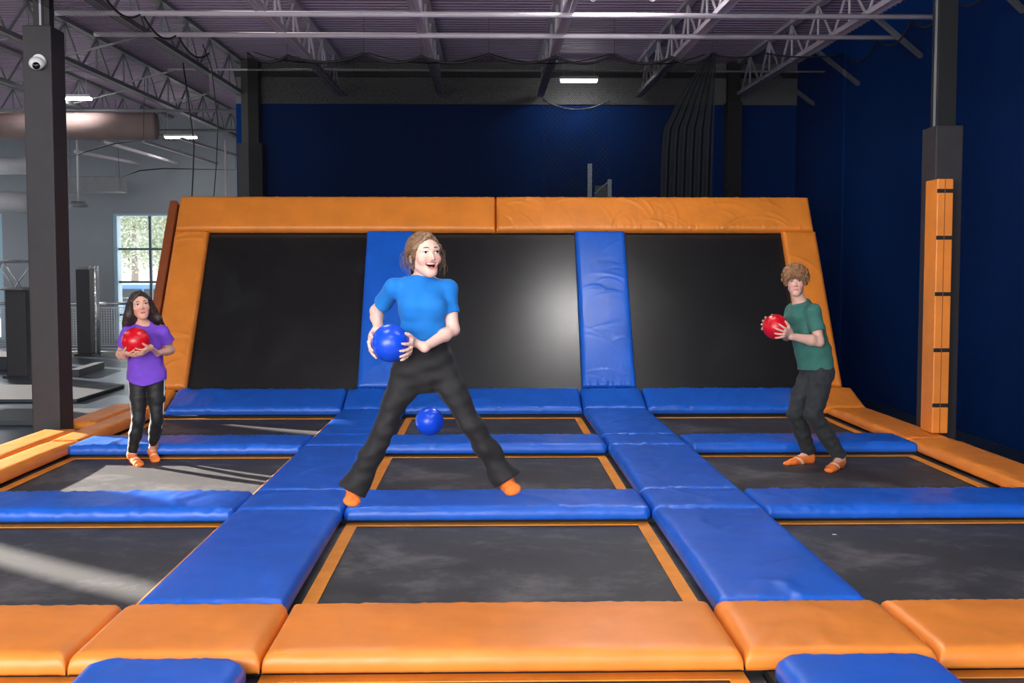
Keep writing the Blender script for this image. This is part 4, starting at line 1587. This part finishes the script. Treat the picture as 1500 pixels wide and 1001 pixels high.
def band(name, a, hl, to, t0, t1, root, s, mat='sock_print'):
    F = Field(np.minimum(np.minimum(a, hl), to) - 0.08, np.maximum(np.maximum(a, hl), to) + 0.08, 0.0025)
    foot(F, a, hl, to, s, 0.0052)
    d = unit(to - hl) * 0.8 + unit(hl - a) * 0.6
    d = unit(d)
    lo, hi = a - 0.3, a + 0.3
    p0 = a + (to - a) * t0
    p1 = a + (to - a) * t1
    F.half(p1, d, lo, hi)
    F.half(p0, -d, lo, hi)
    attach(name, F, mat, root)


# =============================================================== the jumping woman
def woman():
    Y0 = 6.1
    W = lambda px, py, dy=0.0: at(px, py, Y0 + dy)
    side = unit((1, 0.10, 0))
    root = empty('person', tuple(W(622, 760)), 0, 'woman with tied brown hair in a bright blue top leaping with a blue ball', 'person', None)
    bc, br = W(572, 503, -0.25), 0.0985
    ball(bc, br, 'blue_ball', 'blue ball held at the hip by the jumping woman', 'blue balls')
    sR, eR, wR = W(578, 422, 0.01), W(551, 456, 0.16), W(555, 487, -0.09)
    sL, eL, wL = W(655, 424, 0.01), W(664, 483, -0.02), W(622, 509, -0.19)
    hR, kR, aR = W(603, 533), W(563, 628, -0.03), W(519, 716, 0.03)
    hL, kL, aL = W(641, 533), W(690, 622, -0.03), W(740, 700, 0.03)
    heR, toR, heL, toL = W(518, 733, 0.09), W(513.5, 743, -0.10), W(742, 717, 0.10), W(757, 725.5, -0.08)
    hc = W(622, 375.5, -0.05)
    R = rotm(math.radians(27), 0.10, -0.05)
    s = 1.04
    tor = [(W(617, 415, 0.015), 0.085, 0.055), (W(619, 432, 0.01), 0.128, 0.080), (W(620, 455), 0.118, 0.088), (W(620, 480), 0.106, 0.078),
           (W(620, 500), 0.108, 0.078), (W(621, 525, 0.01), 0.145, 0.098), (W(622, 545, 0.01), 0.155, 0.102)]
    lo = np.min([wR, aR, toR, hc - 0.15, bc - 0.15], axis=0) - 0.07
    hi = np.max([eL, aL, hc + 0.14, eR, aR + 0.1], axis=0) + 0.07
    fine = [(hc[0] - 0.10, hc[0] + 0.12), (hc[1] - 0.15, hc[1] + 0.02), (hc[2] - 0.13, hc[2] + 0.10)]
    F = Field(lo, hi, 0.0042, fine, 0.0021)
    F.loft(tor, side, 0.03)
    F.cone(W(617, 416, 0.02), hc + R @ np.array([0, 0.025, -0.05]), 0.050, 0.044, 0.02)
    for (a, b, c) in ((sR, eR, wR), (sL, eL, wL)):
        F.cone(W(617, 420, 0.02), a, 0.05, 0.045, 0.03)
        F.chain([a, a * 0.5 + b * 0.5, b, b * 0.7 + c * 0.3, c], [0.042, 0.038, 0.032, 0.034, 0.0230], 0.02)
    for (h, k, a) in ((hR, kR, aR), (hL, kL, aL)):
        F.chain([h, k, k * 0.65 + a * 0.35, a], [0.072, 0.048, 0.048, 0.032], 0.02)
    for (a, h_, t_) in ((aR, heR, toR), (aL, heL, toL)):
        foot(F, a, h_, t_, 0.92)
    L = head(F, hc, R, s, 'open', True, 0.84, lid=0.62)
    hand(F, wL, bc, br, (0.97, 0.15, -0.14), (-0.40, -0.80, -0.30), (0.1, -0.2, 1), 0.98, 1.25)
    hand(F, wR, bc, br, (-0.90, 0.40, 0.16), (-0.05, -0.50, -0.85), (0.2, -1, 0.2), 0.98)
    tips = []
    tint = (srgb(236, 196, 178), face_tint(L, R, s, srgb(206, 122, 114), 'open', srgb(232, 172, 158)))
    attach('body', F, 'skin', root, tint)
    face_bits(root, L, R, s, 'eye_brown', 'brow', 0.003, 0.10, 0.62)
    # teeth and tongue
    pts = [Vector(L(x, -0.0785 + 14 * x * x, -0.0475 + 6 * x * x)) - root.location for x in np.linspace(-0.024, 0.024, 9)]
    MB().tube(pts, [0.0028 * s] + [0.0042 * s] * 7 + [0.0028 * s], 8).build('teeth', M['tooth'], root, True)
    o = MB().ball((0, 0, 0), 0.0125 * s, 14, (1.1, 1.2, 0.55)).build('tongue', M['tongue'], root, True)
    o.location = Vector(L(0, -0.064, -0.066)) - root.location
    # shirt
    F = Field(np.min([eR, W(585, 520, -0.08), sR], axis=0) - 0.14, np.max([eL, sL], axis=0) + 0.15, 0.0042)
    for (a, b, f) in ((sR, eR, 0.66), (sL, eL, 0.60)):
        F.chain([a, a + (b - a) * (f + 0.12)], [0.051, 0.046], 0.022)
        F.cone(a + (b - a) * (f - 0.10), a + (b - a) * (f + 0.1), 0.0500, 0.0490, 0.004)
        F.trim(a + (b - a) * f, b - a, 0.1, 0.09)
    F.loft([(p, w + 0.012, d + 0.016) for p, w, d in tor[:6]], side, 0.018)
    for a in (sR, sL):
        F.cone(W(617, 421, 0.02), a, 0.054, 0.049, 0.03)
    for bx in (604, 637):
        F.ell(W(bx, 449, -0.062), (0.056, 0.052, 0.056), None, 0.05)
    F.cone(W(617, 419, 0.02), W(619, 405, 0.006), 0.064, 0.0575, 0.02)
    nk = W(619, 407.5, 0.0)
    F.half(nk, (0.08, 0.30, 1), nk - 0.085, nk + 0.085)
    wv = wob(3, 10, 20, 60, (0.5, 1, 1.4))
    wk = wob(4, 12, 45, 110, (0.4, 0.8, 1.5))
    F.shift(lambda P: 0.0030 * wv(P) + 0.0024 * wk(P) * np.clip((W(620, 440)[2] - P[2]) * 5, 0.3, 1))
    hem = W(620, 506)
    F.half(hem, (0.06, 0, -1), hem - 0.3, hem + np.array([0.3, 0.3, 0.12]))
    attach('shirt', F, 'teal_shirt', root)
    # trousers, flared below the knee
    lo = np.min([aR, aL, W(560, 600)], axis=0) - 0.16
    hi = np.max([aL, W(660, 490)], axis=0) + 0.14
    F = Field(lo, hi, 0.0048)
    F.loft([(W(620, 488), 0.122, 0.096), (W(620, 500), 0.124, 0.098), (W(620, 510), 0.132, 0.104)] + [(p, w + 0.012, d + 0.013) for p, w, d in tor[5:]], side, 0.03)
    for (h, k, a, sx) in ((hR, kR, aR, -1), (hL, kL, aL, 1)):
        ext = a + (a - k) * 0.06
        F.chain([h, h * 0.55 + k * 0.45, k, k * 0.55 + a * 0.45, a, ext + unit(a - k) * 0.06], [0.086, 0.073, 0.0575, 0.060, 0.074, 0.080], 0.025)
    wv = wob(8, 12, 18, 60, (0.6, 0.6, 1.5))
    wk = wob(9, 10, 40, 95, (0.4, 0.4, 1.5))
    F.shift(lambda P: 0.0040 * wv(P) + 0.0034 * wk(P), lo, hi)
    for (k, a) in ((kR, aR), (kL, aL)):
        p = a + (a - k) * 0.05
        F.half(p, (a - k) + np.array([0, -0.10, 0]), p - 0.17, p + 0.17)
    top = W(620, 499)
    F.half(top, (0, 0, 1), top - 0.2, top + 0.2)
    attach('trousers', F, 'black_trousers', root)
    for (a, h_, t_) in ((aR, heR, toR), (aL, heL, toL)):
        sock('sock', a, h_, t_, root, 0.95)
    # hair: parted in the middle, pulled back, loose strands
    F = Field(hc - 0.17, hc + 0.19, 0.0030)
    F.ell(L(0, 0.020, 0.038), np.array([0.083, 0.100, 0.088]) * s, R, 0.01)
    F.ell(L(0, 0.080, -0.005), np.array([0.050, 0.045, 0.055]) * s, R, 0.03)
    F.ell(L(0, 0.115, -0.02), np.array([0.036, 0.040, 0.050]) * s, R, 0.02)
    for x in (-1, 1):
        F.cone(L(x * 0.006, -0.078, 0.098), L(x * 0.066, -0.040, 0.038), 0.012 * s, 0.012 * s, 0.016)
        F.cone(L(x * 0.066, -0.040, 0.038), L(x * 0.072, -0.004, -0.006), 0.012 * s, 0.008 * s, 0.016)
    F.ell(L(0, -0.085, -0.022), np.array([0.064, 0.075, 0.092]) * s, R, 0.012, True)
    for x in (-1, 1):
        F.ell(L(x * 0.085, 0.004, -0.045), np.array([0.03, 0.045, 0.042]) * s, R, 0.012, True)
    st = wob(5, 12, 180, 420, (1.0, 0.10, 0.9), R)
    F.shift(lambda P: 0.0009 * st(P))
    attach('hair', F, 'brown_hair', root)
    rng = np.random.RandomState(11)
    mb = MB()
    line = [np.array(q) for q in ((0.0, -0.075, 0.098), (0.030, -0.070, 0.088), (0.056, -0.054, 0.062), (0.070, -0.038, 0.036), (0.078, -0.012, 0.004))]
    part = [np.array(q) for q in ((0.001, -0.075, 0.102), (0.001, -0.03, 0.125), (0.001, 0.02, 0.130))]
    cen = np.array([0, 0.020, 0.038])
    rad = np.array([0.083, 0.100, 0.088])
    for i in range(230):
        x = -1 if i % 2 else 1
        src = line if rng.rand() < 0.6 else part
        u = rng.uniform(0, len(src) - 1.001)
        q = src[int(u)] * (1 - u % 1) + src[int(u) + 1] * (u % 1)
        d0 = unit((q - cen) / rad)
        d1 = unit((rng.uniform(0.1, 0.6), 0.9, rng.uniform(-0.65, 0.05)))
        om = math.acos(np.clip(d0 @ d1, -1, 1))
        lift = rng.uniform(0.995, 1.02)
        pts = []
        for t in np.linspace(0, 1, 11):
            d = (math.sin((1 - t) * om) * d0 + math.sin(t * om) * d1) / math.sin(om)
            p = cen + d * rad * (lift + 0.015 * math.sin(t * PI))
            pts.append(Vector(L(x * p[0], p[1], p[2])) - root.location)
        mb.tube(pts, [0.0012] + [0.0022] * 9 + [0.0012], 4)
    for i in range(64):
        x = -1 if i % 2 else 1
        p0 = np.array([x * rng.uniform(0.055, 0.082), rng.uniform(-0.03, 0.05), rng.uniform(0.0, 0.07)])
        out = rng.uniform(0.01, 0.055)
        ln = rng.uniform(0.06, 0.125)
        ph, fr = rng.uniform(0, 6.28), rng.uniform(5, 12)
        pts = []
        for t in np.linspace(0, 1, 9):
            q = p0 + np.array([x * out * math.sin(t * 2.4), 0.015 * math.sin(fr * t + ph) + 0.02 * t, -ln * t + 0.012 * math.sin(t * 5 + ph)])
            q[0] += 0.007 * math.sin(fr * t + ph)
            pts.append(Vector(L(*q)) - root.location)
        mb.tube(pts, [0.0011] * 7 + [0.0008, 0.0004], 4)
    tag(mb.build('loose_strands', M['brown_hair'], root, True), kind='stuff')


woman()
ball(at(629, 617.5, 7.9), 0.1, 'blue_ball', 'blue ball in mid-air between the legs of the jumping woman', 'blue balls')


# =============================================================== the girl with the red ball
def girl():
    Y0 = 9.6
    G = lambda px, py, dy=0.0: at(px, py, Y0 + dy)
    side = unit((1, 0.12, 0))
    heR, toR, heL, toL = gnd(195, 678.5), gnd(207, 684.5), gnd(225, 673), gnd(229.5, 678.5)
    root = empty('person', tuple((heR + heL) / 2), 0, 'girl with long dark hair in a purple shirt cradling a red ball', 'person', None)
    bc, br = G(199, 500, -0.27), 0.113
    ball(bc, br, 'red_ball', 'red ball cradled by the girl in the purple shirt', 'red balls')
    sR, eR, wR = G(189, 487, 0.01), G(176, 519, 0.09), G(184, 522, -0.14)
    sL, eL, wL = G(237, 487, 0.01), G(250, 513, 0.11), G(231, 518, -0.10)
    hR, kR, aR = G(203, 553), G(203, 615, -0.04), np.array(heR) + np.array([0.0, -0.035, 0.075])
    hL, kL, aL = G(228, 553), G(230, 612, 0.0), np.array(heL) + np.array([0.0, -0.03, 0.075])
    hc = G(205.3, 448.2, -0.04)
    R = rotm(math.radians(25), 0.06, -0.14)
    s = 1.04
    tor = [(G(209, 478, 0.015), 0.08, 0.05), (G(212, 492, 0.01), 0.122, 0.075), (G(213, 512), 0.118, 0.08), (G(214, 532), 0.108, 0.075), (G(215, 552), 0.135, 0.09)]
    lo = np.min([eR, heR, toR, bc - 0.17, wR], axis=0) - 0.07
    hi = np.max([eL, hc + 0.12, heL + 0.05, eR], axis=0) + 0.07
    F = Field(lo, hi, 0.0045, [(hc[0] - 0.09, hc[0] + 0.11), (hc[1] - 0.14, hc[1] + 0.02), (hc[2] - 0.12, hc[2] + 0.09)], 0.0024)
    F.loft(tor, side, 0.03)
    F.cone(G(209, 478, 0.02), hc + R @ np.array([0, 0.02, -0.05]), 0.05, 0.044, 0.035)
    for (a, b, c) in ((sR, eR, wR), (sL, eL, wL)):
        F.cone(G(211, 484, 0.02), a, 0.046, 0.042, 0.03)
        F.chain([a, a * 0.5 + b * 0.5, b, b * 0.7 + c * 0.3, c], [0.043, 0.039, 0.033, 0.035, 0.023], 0.02)
    for (h, k, a) in ((hR, kR, aR), (hL, kL, aL)):
        F.chain([h, k, k * 0.65 + a * 0.35, a], [0.066, 0.043, 0.045, 0.030], 0.02)
    for (a, h_, t_) in ((aR, heR, toR), (aL, heL, toL)):
        foot(F, a, h_, t_, 0.85)
    L = head(F, hc, R, s, 'closed', True, 1.0, 1.0, 0.7)
    hand(F, wR, bc, br, (-0.42, -0.30, -0.86), (0.9, -0.42, 0.0), (-0.5, -0.8, 0.4), 0.92, 1.1)
    hand(F, wL, bc, br, (0.74, -0.22, -0.62), (-0.75, -0.62, -0.25), (0.3, -0.4, 0.8), 0.92, 1.2)
    attach('body', F, 'skin', root, (srgb(222, 170, 144), face_tint(L, R, s, srgb(186, 96, 92), 'closed', srgb(220, 148, 128))))
    face_bits(root, L, R, s, 'eye_brown', 'dark_brow', 0.002, 0.12, 0.7)
    MB().ball(Vector(L(-0.077, 0.004, -0.040)) - root.location, 0.006, 10, (1, 1, 2.2)).build('earring', M['tooth'], root, True)
    # loose shirt
    F = Field(np.min([eR, G(186, 570, -0.14)], axis=0) - 0.12, np.max([eL, sL], axis=0) + 0.12, 0.0045)
    for (a, b, f, r) in ((sR, eR, 0.62, 0.066), (sL, eL, 0.52, 0.066)):
        F.cone(a, a + (b - a) * (f + 0.15), 0.056, r + 0.002, 0.025)
        F.trim(a + (b - a) * f, (b - a) + np.array([0, 0, -0.05]), 0.1, 0.11)
    F.loft([(G(209, 479, 0.015), 0.092, 0.062), (G(212, 492, 0.01), 0.136, 0.090), (G(213, 512), 0.140, 0.104), (G(214, 532), 0.142, 0.114),
            (G(215, 548), 0.156, 0.126), (G(216, 566), 0.166, 0.132)], side, 0.02)
    for a in (sR, sL):
        F.cone(G(211, 485, 0.02), a, 0.056, 0.054, 0.03)
    F.ell(L(0.01, -0.025, -0.135), (0.066, 0.064, 0.040), None, 0.004, True)
    wv = wob(13, 12, 14, 48, (1.4, 0.8, 0.5))
    wk = wob(14, 9, 50, 100, (1.3, 1, 0.5))
    F.shift(lambda P: 0.005 * wv(P) * np.clip((G(0, 480)[2] - P[2]) * 6, 0.1, 1) + 0.0022 * wk(P))
    hem = G(216, 558)
    F.cut(lambda P: -((hem[2] - P[2]) - 0.035 + 0.8 * np.minimum(0.2, np.abs(P[0] - hem[0])) ** 1.5), hem - 0.35, hem + np.array([0.35, 0.35, 0.12]))
    attach('shirt', F, 'purple_shirt', root)
    # leggings with white side piping
    lo = np.min([aR, aL, kR], axis=0) - 0.13
    hi = np.max([hL, hR, G(240, 540)], axis=0) + 0.13
    F = Field(lo, hi, 0.0045)
    F.loft([(G(214, 540), 0.118, 0.085), (G(215, 554), 0.140, 0.095)], side, 0.03)
    for (h, k, a) in ((hR, kR, aR), (hL, kL, aL)):
        F.chain([h, h * 0.5 + k * 0.5, k, k * 0.6 + a * 0.4, a], [0.078, 0.070, 0.052, 0.053, 0.037], 0.02)
    wk = wob(15, 10, 50, 120, (0.5, 0.5, 1.6))
    F.shift(lambda P: 0.0022 * wk(P), lo, hi)
    for (k, a) in ((kR, aR), (kL, aL)):
        F.half(a, a - k, a - 0.09, a + 0.09)
    attach('leggings', F, 'leggings', root)
    for (h, k, a, x) in ((hR, kR, aR, -1), (hL, kL, aL, 1)):
        pts = []
        for (p, r) in ((h, 0.083), (h * 0.5 + k * 0.5, 0.0715), (k, 0.0535), (k * 0.6 + a * 0.4, 0.0545), (a, 0.0385)):
            pts.append(Vector(p + np.array([x * r * 0.97, -r * 0.2, 0])) - root.location)
        MB().tube(pts, 0.004).build('piping', M['piping'], root, True)
    for (a, h_, t_) in ((aR, heR, toR), (aL, heL, toL)):
        sock('sock', a, h_, t_, root, 0.86, (0, 0, 1), 0.0032)
        band('sock_stripe', a, h_, t_, 0.34, 0.44, root, 0.86)
    # long straight hair
    F = Field(hc + np.array([-0.26, -0.15, -0.42]), hc + np.array([0.30, 0.25, 0.18]), 0.0034)
    F.ell(L(0, 0.018, 0.036), np.array([0.084, 0.102, 0.086]) * s, R, 0.01)
    F.ell(L(0, 0.055, -0.04), np.array([0.082, 0.068, 0.09]) * s, R, 0.04)
    for x in (-1, 1):
        F.cone(L(x * 0.004, -0.080, 0.100), L(x * 0.066, -0.045, 0.045), 0.012 * s, 0.016 * s, 0.02)
        F.cone(L(x * 0.066, -0.042, 0.045), L(x * 0.083, 0.004, -0.05), 0.016 * s, 0.020 * s, 0.02)
    # curtain on the window side, falling behind the shoulder; and on the far side swept over the other shoulder
    F.chain([L(-0.078, 0.010, 0.0), L(-0.096, 0.020, -0.07), G(186.5, 474, 0.03), G(182.5, 486, 0.065)], [0.030, 0.033, 0.032, 0.014], 0.045)
    F.chain([L(-0.068, 0.045, 0.0), L(-0.088, 0.055, -0.09), G(190, 482, 0.085), G(189, 510, 0.125)], [0.030, 0.036, 0.034, 0.02], 0.045)
    F.chain([L(0.080, 0.020, 0.01), L(0.092, 0.030, -0.05), G(232, 467, 0.04), G(240, 476, 0.075)], [0.030, 0.028, 0.022, 0.010], 0.045)
    F.chain([L(0.060, 0.055, 0.0), L(0.062, 0.065, -0.08), G(226, 480, 0.10), G(224, 510, 0.125)], [0.036, 0.040, 0.036, 0.02], 0.045)
    F.chain([L(0.0, 0.085, 0.0), L(0.0, 0.085, -0.09), G(207, 486, 0.12), G(207, 516, 0.135)], [0.040, 0.045, 0.044, 0.026], 0.05)
    F.ell(L(0, -0.085, -0.028), np.array([0.066, 0.075, 0.100]) * s, R, 0.010, True)
    st = wob(6, 12, 160, 400, (1.0, 1.0, 0.04))
    F.shift(lambda P: 0.0011 * st(P))
    attach('hair', F, 'dark_hair', root)


girl()


# =============================================================== the boy with the red ball
def boy():
    Y0 = 9.45
    B = lambda px, py, dy=0.0: at(px, py, Y0 + dy)
    side = unit((0.62, -0.78, 0))
    heR, toR, heL, toL = gnd(1191, 678), gnd(1149, 682.5), gnd(1231, 684.5), gnd(1212, 693)
    root = empty('person', tuple((heR + heL) / 2), 0, 'boy with curly brown hair in a green shirt turning with a red ball', 'person', None)
    bc, br = B(1136, 479, -0.25), 0.103
    ball(bc, br, 'red_ball', 'red ball held out by the boy in the green shirt', 'red balls')
    sL, eL, wL = B(1191, 457, -0.13), B(1200, 501, -0.21), B(1159, 493, -0.27)
    sR, eR, wR = B(1161, 456, 0.13), B(1152, 492, 0.10), B(1146, 481, -0.10)
    hL, kL, aL = B(1206, 547, -0.07), B(1191, 607, -0.25), np.array(heL) + np.array([-0.012, -0.035, 0.085])
    hR, kR, aR = B(1187, 547, 0.07), B(1165, 605, -0.03), np.array(heR) + np.array([-0.04, -0.01, 0.085])
    hc = B(1165.4, 413.8, -0.05)
    R = rotm(math.radians(-15), -0.02, -0.04)
    s = 1.0
    tor = [(B(1173, 450), 0.08, 0.06), (B(1177, 462), 0.150, 0.090), (B(1182, 485), 0.148, 0.098), (B(1190, 515), 0.128, 0.092), (B(1196, 545), 0.122, 0.084)]
    lo = np.min([bc - 0.16, heR, toR, toL], axis=0) - 0.07
    hi = np.max([hc + 0.13, heL, eL, hL, heR, sR], axis=0) + 0.09
    F = Field(lo, hi, 0.0045, [(hc[0] - 0.10, hc[0] + 0.09), (hc[1] - 0.13, hc[1] + 0.02), (hc[2] - 0.12, hc[2] + 0.08)], 0.0024)
    F.loft(tor, side, 0.03)
    F.cone(B(1173, 451), hc + R @ np.array([0, 0.02, -0.05]), 0.056, 0.052, 0.035)
    for (a, b, c) in ((sR, eR, wR), (sL, eL, wL)):
        F.cone(B(1175, 458), a, 0.055, 0.05, 0.03)
        F.chain([a, a * 0.5 + b * 0.5, b, b * 0.7 + c * 0.3, c], [0.050, 0.046, 0.039, 0.043, 0.027], 0.02)
    for (h, k, a) in ((hR, kR, aR), (hL, kL, aL)):
        F.chain([h, k, k * 0.65 + a * 0.35, a], [0.072, 0.050, 0.050, 0.035], 0.02)
    for (a, h_, t_) in ((aR, heR, toR), (aL, heL, toL)):
        foot(F, a, h_, t_, 1.0)
    L = head(F, hc, R, s, 'closed', False, 0.96, 0.0, 0.62)
    hand(F, wL, bc, br, (0.72, -0.62, -0.42), (-0.92, -0.30, 0.18), (0.3, 0.1, 1), 1.03, 1.5)
    hand(F, wR, bc, br, (-0.35, 0.92, 0.15), (-0.9, -0.35, 0.30), (0.2, 0.2, 1), 1.03, 1.1)
    attach('body', F, 'skin', root, (srgb(228, 182, 162), face_tint(L, R, s, srgb(200, 124, 116), 'closed', srgb(222, 152, 136))))
    face_bits(root, L, R, s, 'eye_grey', 'brow', -0.003, 0.1, 0.7)
    # shirt
    F = Field(np.min([eR, B(1160, 550, -0.3), eL], axis=0) - 0.14, np.max([eL, sR, B(1225, 440, 0.2)], axis=0) + 0.14, 0.0045)
    for (a, b, f) in ((sR, eR, 0.62), (sL, eL, 0.64)):
        F.cone(a, a + (b - a) * (f + 0.2), 0.064, 0.065, 0.025)
        F.trim(a + (b - a) * f, b - a, 0.1, 0.11)
    F.loft([(B(1173, 451), 0.092, 0.07), (B(1177, 462), 0.162, 0.100), (B(1182, 485), 0.164, 0.116), (B(1191, 515), 0.158, 0.118), (B(1196.5, 550), 0.166, 0.122)], side, 0.02)
    for a in (sR, sL):
        F.cone(B(1175, 459), a, 0.066, 0.062, 0.03)
    na = unit(hc + R @ np.array([0, 0.02, -0.05]) - B(1173, 451))
    nk = B(1173, 451) + na * 0.050
    F.cone(B(1174, 462), B(1173, 451), 0.098, 0.082, 0.03)
    F.cone(B(1173, 451), nk + na * 0.003, 0.078, 0.066, 0.025)
    nn = unit(na + np.array([-0.02, -0.12, 0]))
    F.trim(nk, nn, 0.1, 0.095)
    e1 = unit(np.cross(nn, np.array([0, 1.0, 0])))
    e2 = np.cross(nn, e1)
    ring = [nk - nn * 0.006 + (e1 * math.cos(q) + e2 * math.sin(q)) * 0.068 for q in np.linspace(0, 2 * PI, 25)]
    F.chain(ring, [0.0105] * 25, 0.014)
    wv = wob(23, 12, 14, 50, (1.0, 1.0, 0.8))
    wk = wob(24, 9, 45, 95, (1.2, 1.2, 0.8))
    F.shift(lambda P: 0.0048 * wv(P) + 0.002 * wk(P))
    hem = B(1195, 541)
    F.half(hem, (0.05, 0, -1), hem - 0.35, hem + np.array([0.35, 0.35, 0.15]))
    attach('shirt', F, 'green_shirt', root)
    # trousers
    lo = np.min([aR, kR, aL, kL], axis=0) - 0.15
    hi = np.max([hL, hR, aL, B(1222, 530, 0.15)], axis=0) + 0.13
    F = Field(lo, hi, 0.0048)
    F.loft([(B(1193, 526), 0.136, 0.098), (B(1196, 548), 0.148, 0.108)], side, 0.03)
    for (h, k, a) in ((hR, kR, aR), (hL, kL, aL)):
        F.chain([h, h * 0.5 + k * 0.5, k, k * 0.55 + a * 0.45, a], [0.092, 0.088, 0.070, 0.067, 0.058], 0.025)
    wv = wob(27, 12, 18, 55, (0.6, 0.6, 1.5))
    wk = wob(28, 12, 50, 110, (0.5, 0.5, 1.5))
    F.shift(lambda P: 0.0042 * wv(P) + 0.003 * wk(P), lo, hi)
    for (k, a) in ((kR, aR), (kL, aL)):
        p = a + (k - a) * 0.02
        F.half(p, a - k, p - 0.12, p + 0.12)
    attach('trousers', F, 'charcoal_trousers', root)
    for (a, h_, t_) in ((aR, heR, toR), (aL, heL, toL)):
        sock('sock', a + (h_ - a) * 0.3, h_, t_, root, 1.02, (0, 0, 1), 0.0034)
        band('sock_stripe', a, h_, t_, 0.46, 0.54, root, 1.02)
    # mop of curls
    F = Field(hc - 0.16, hc + 0.20, 0.0030)
    F.ell(L(0, 0.022, 0.050), np.array([0.088, 0.098, 0.086]) * s, R, 0.01)
    F.ell(L(0, 0.075, -0.01), np.array([0.066, 0.040, 0.06]) * s, R, 0.03)
    rng = np.random.RandomState(4)
    for i in range(230):
        th, ph = rng.uniform(0, 2 * PI), rng.uniform(-0.55, 1.5)
        d = np.array([math.cos(th) * math.cos(ph), math.sin(th) * math.cos(ph), math.sin(ph)])
        q = np.array([0, 0.016, 0.048]) + d * np.array([0.096, 0.104, 0.094]) * rng.uniform(0.92, 1.08)
        if q[1] < -0.02 and q[2] < 0.040:
            continue
        if abs(q[0]) > 0.05 and q[2] < 0.012 and q[1] < 0.035:
            continue
        sw = rng.uniform(0, 6.28)
        tl = np.array([-d[1], d[0], 0]) * 0.014 * math.sin(sw) + d * 0.004
        F.chain([L(*(q + np.array([0, 0, 0.014]) - tl)), L(*(q + d * 0.004)), L(*(q - np.array([0, 0, 0.012]) + tl)), L(*(q - np.array([0, 0, 0.026]) - d * 0.004))],
                [0.006, rng.uniform(0.010, 0.014), 0.009, 0.004], 0.006)
    for x in np.linspace(-0.070, 0.062, 15):
        z0 = 0.098
        j = rng.normal(0, 0.006, 4)
        F.chain([L(x * 0.7, -0.050, z0 + 0.012), L(x * 0.95 + 0.006 + j[0], -0.092 + 5 * x * x, z0 - 0.014), L(x - 0.006 + j[1], -0.098 + 6 * x * x, z0 - 0.042),
                 L(x - 0.013 + j[2], -0.092 + 6 * x * x, z0 - 0.066 + j[3])], [0.012, 0.011, 0.009, 0.003], 0.003)
    mb = MB()
    for i in range(170):
        th, ph = rng.uniform(0, 2 * PI), rng.uniform(-0.35, 1.45)
        d = np.array([math.cos(th) * math.cos(ph), math.sin(th) * math.cos(ph), math.sin(ph)])
        q = np.array([0, 0.016, 0.050]) + d * np.array([0.100, 0.108, 0.096])
        if q[2] < 0.055 and q[1] < 0.0 and abs(q[0]) < 0.085:
            continue
        tg = unit(np.cross(d, rng.normal(size=3)))
        cu = rng.uniform(0.010, 0.020)
        pts = []
        for t in np.linspace(0, 1, 9):
            a = t * 4.4
            p = q + tg * (cu * math.sin(a)) + d * (cu * (1 - math.cos(a)) * 0.5) + np.array([0, 0, -0.030 * t + 0.012])
            pts.append(Vector(L(*p)) - root.location)
        mb.tube(pts, [0.002, 0.0042, 0.005, 0.005, 0.0048, 0.0042, 0.0034, 0.0022, 0.001], 5)
    for i in range(90):
        x = rng.uniform(-0.085, 0.078)
        pts = []
        ph, am = rng.uniform(0, 6.28), rng.uniform(0.003, 0.008)
        dz = rng.uniform(0.035, 0.075)
        for t in np.linspace(0, 1, 9):
            p = (x * (0.75 + 0.3 * t) + am * math.sin(6 * t + ph) - 0.008 * t, -0.060 - 0.050 * math.sin(min(1, t * 1.5) * PI / 2) + 6.5 * x * x - 0.004 * math.cos(6 * t + ph), 0.112 - 9 * x * x - dz * t * t - 0.015 * t)
            pts.append(Vector(L(*p)) - root.location)
        mb.tube(pts, [0.003, 0.0042, 0.0048, 0.005, 0.0048, 0.0042, 0.0034, 0.0022, 0.001], 5)
    tag(mb.build('loose_curls', M['curly_hair'], root, True), kind='stuff')
    st = wob(16, 12, 150, 420)
    F.shift(lambda P: 0.0013 * st(P))
    attach('hair', F, 'curly_hair', root)


boy()

p = gnd(1221, 783, -0.122)
bm_ = MB()
bm_.box(-0.018, 0.014, -0.010, 0.012, 0.0, 0.004, 0.0015, 1).box(-0.006, 0.020, -0.004, 0.016, 0.003, 0.008, 0.0015, 1)
o = bm_.build('paper_scrap', M['white_plastic'])
o.location = (p[0], p[1], -0.131)
tag(o, 'tiny white paper scrap lying on the nearest black mat by the blue wall', 'scrap')
